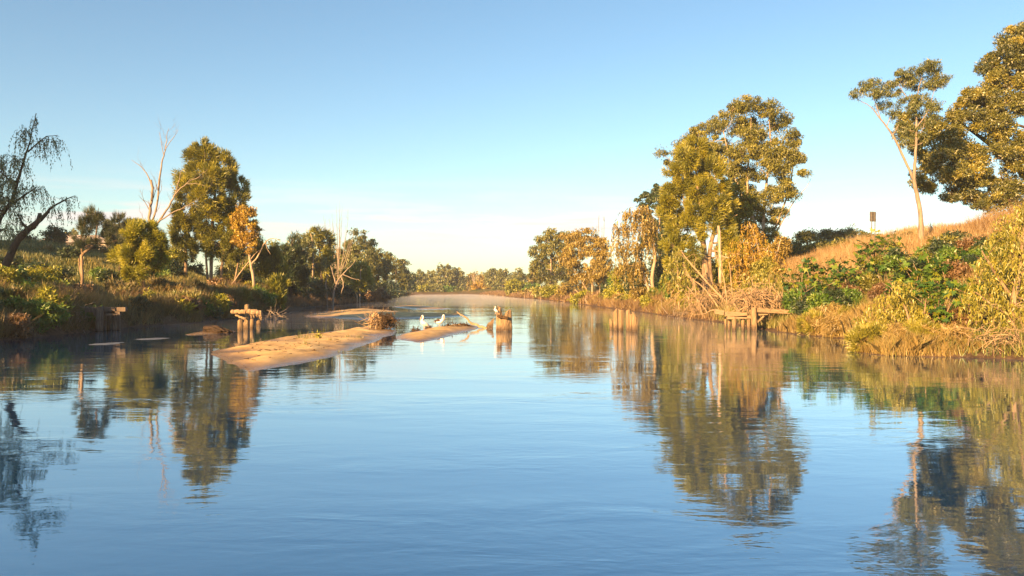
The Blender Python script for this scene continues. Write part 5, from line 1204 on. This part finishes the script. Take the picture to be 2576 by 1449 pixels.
bird('pelican', 'white pelican with dark folded wings facing right on the sand', 'pelican', (x, y, max(bar_z(BAR2, x, y), 0)), R(-15),
     [(-.42, 0, .38), (-.34, 0, .40), (-.15, 0, .40), (.06, 0, .42), (.20, 0, .52), (.25, 0, .64), (.24, 0, .76), (.27, 0, .86), (.33, 0, .90), (.38, 0, .88)],
     [.02, .10, .18, .18, .11, .06, .05, .05, .055, .02], [.02, .08, .16, .17, .12, .065, .05, .05, .055, .02],
     ([(.36, 0, .88), (.38, 0, .78), (.36, 0, .66), (.33, 0, .55)], [.03, .03, .03, .012], [.025, .035, .03, .01]),
     ([(.08, .15, .50), (-.08, .18, .50), (-.26, .14, .47), (-.46, .05, .44)], [.02, .035, .03, .01], [.05, .08, .07, .02]), (-.02, .08, .30), 1.0, M['feather_dark'])
d = FPX * CAMH / (832 - HY)
loc = pt(1247, 790, d - .35)
bird('egret', 'small white egret perched on the splintered pile', 'egret', loc, R(200),
     [(-.20, 0, .10), (-.14, 0, .16), (-.02, 0, .24), (.06, 0, .34), (.05, 0, .42), (.0, 0, .48), (.03, 0, .53), (.07, 0, .53)],
     [.01, .05, .08, .07, .04, .03, .035, .01], [.01, .05, .09, .08, .04, .03, .035, .01],
     ([(.06, 0, .53), (.11, 0, .51), (.16, 0, .49)], [.012, .01, .003], [.012, .01, .003]),
     ([(.04, .06, .32), (-.06, .08, .24), (-.18, .04, .13)], [.012, .02, .006], [.04, .06, .02]), (0, .035, .2), 1.0)

# ------------------------------------------------------------------ sign and houses
d = 82.0; S = d / FPX
x = xpx(2196, d); z0 = tz(x, d)
root = empty('road_sign', (x, d, z0), 'back of a rectangular road sign on two thin posts on the right crest', 'sign')
zc = zpx(545, d); wd, hg = 19 * S, 25 * S
mb = MB(); mb.box((x, d, zc), (wd, .03, hg), R(20)); mb.build('sign_panel', M['metal'], root, (x, d, z0), flat=True)
for px in (-.27, .27):
    cx_, cy_ = x + px * wd * math.cos(R(20)) + .06 * math.sin(R(20)), d + px * wd * math.sin(R(20)) - .06
    mb = MB(); mb.tube(np.array([(cx_, cy_, z0 - .4), (cx_, cy_, (z0 + zc) / 2), (cx_, cy_, zc + hg * .49)]), np.array((.045,) * 3), 8); mb.build('post', M['metal'], root, (x, d, z0))
for zz in (-.3, 0, .3):
    mb = MB(); mb.box((x + .035 * math.sin(R(20)), d - .04, zc + zz * hg), (wd * .96, .04, .06), R(20)); mb.build('rail', M['metal'], root, (x, d, z0), flat=True)
for k, (px, d, w, rz) in enumerate([(200, 172, 14, .2), (268, 185, 12, -.1)]):
    x = xpx(px, d); z0 = tz(x, d)
    zt = zpx([591, 593][k], d)
    root = empty('house', (x, d, z0), ['low house with pale hipped roof behind the grassy mound', 'second pale-roofed house half hidden by the dark casuarinas'][k], 'house')
    mb = MB(); mb.box((x, d, (z0 - .5 + zt - 1.8) / 2), (w, 8, zt - 1.8 - z0 + .5), rz); mb.build('wall', M['wall'], root, (x, d, z0), flat=True)
    a, b = w / 2 + .6, 4.6
    v = rot(np.array([(-a, -b, 0), (a, -b, 0), (a, b, 0), (-a, b, 0), (-a + 4, 0, 1.85), (a - 4, 0, 1.85)], float), rz) + np.array((x, d, zt - 1.85))
    mb = MB(); mb.add(v, [(0, 1, 5, 4), (2, 3, 4, 5), (3, 2, 1, 0)]); mb.F.append(np.array([(1, 2, 5), (3, 0, 4)])); mb.rn.append(np.full(2, .5)); mb.build('roof', M['roof'], root, (x, d, z0), flat=True)
    for q in (-.28, .28):
        mb = MB(); mb.box(np.array((x, d, zt - 2.9)) + rot(np.array([(q * w, -4.03, 0)]), rz)[0], (1.6, .1, 1.1), rz); mb.build('window', M['glass'], root, (x, d, z0), flat=True)

# ------------------------------------------------------------------ morning air
m, n, l, out = new_mat('morning_haze')
pv = n.new('ShaderNodeVolumePrincipled')
pv.inputs['Color'].default_value = (0.92, 0.93, 0.95, 1)
pv.inputs['Density'].default_value = 0.0003
pv.inputs['Anisotropy'].default_value = 0.2
l.new(pv.outputs[0], out.inputs['Volume'])
mb = MB(); mb.box((0, 90, 20), (900, 1100, 46))
tag(mb.build('haze', m), 'thin morning haze filling the river valley', 'haze', None, 'stuff')

def mist(y0, y1, xl, xr, h, seed, label, dens, nx_=14, ny_=40):
    m, n, l, out = new_mat('river_mist')
    pv = n.new('ShaderNodeVolumePrincipled')
    pv.inputs['Color'].default_value = (0.96, 0.96, 0.96, 1)
    pv.inputs['Density'].default_value = dens
    l.new(pv.outputs[0], out.inputs['Volume'])
    yy = np.linspace(y0, y1, ny_); u = np.linspace(0, 1, nx_)
    A = np.stack([xl(y) + (xr(y) - xl(y)) * u for y in yy])
    B = np.repeat(yy[:, None], nx_, 1)
    edge = np.minimum(np.minimum(u, 1 - u)[None, :] * 4, np.minimum(np.linspace(0, 1, ny_), np.linspace(1, 0, ny_))[:, None] * 5)
    top = .06 + h * np.clip(edge, 0, 1) * (.55 + 1.1 * fbm(A * .12, B * .05, seed, 3))
    nn = nx_ * ny_
    v = np.vstack((np.stack((A.ravel(), B.ravel(), top.ravel()), -1), np.stack((A.ravel(), B.ravel(), np.full(nn, .03)), -1)))
    i = np.arange(ny_ - 1)[:, None] * nx_; j = np.arange(nx_ - 1)[None, :]
    f = np.stack((i + j, i + j + 1, i + nx_ + j + 1, i + nx_ + j), -1).reshape(-1, 4)
    ring = list(range(nx_)) + [k * nx_ + nx_ - 1 for k in range(1, ny_)] + [(ny_ - 1) * nx_ + k for k in range(nx_ - 2, -1, -1)] + [k * nx_ for k in range(ny_ - 2, 0, -1)]
    sd = [(ring[k], ring[k] + nn, ring[(k + 1) % len(ring)] + nn, ring[(k + 1) % len(ring)]) for k in range(len(ring))]
    mb = MB(); mb.add(v, np.vstack((f, f[:, ::-1] + nn, np.array(sd))))
    tag(mb.build('mist', m), label, 'mist', None, 'stuff')
mist(140, 415, lambda y: np.interp(y, LY, LX) + 1.5, lambda y: np.interp(y, RY, RX) - 1.5, 1.5, 41, 'low white mist lying over the far reach of the river', .0065)
mist(61, 110, lambda y: np.interp(y, LY, LX) + 1.0, lambda y: -9.0, .8, 43, 'thin steam rising off the shaded pool by the left bank', .006)
mist(44, 110, lambda y: 6.0, lambda y: np.interp(y, RY, RX) - .8, .6, 47, 'thin steam over the water by the right trestle', .004)
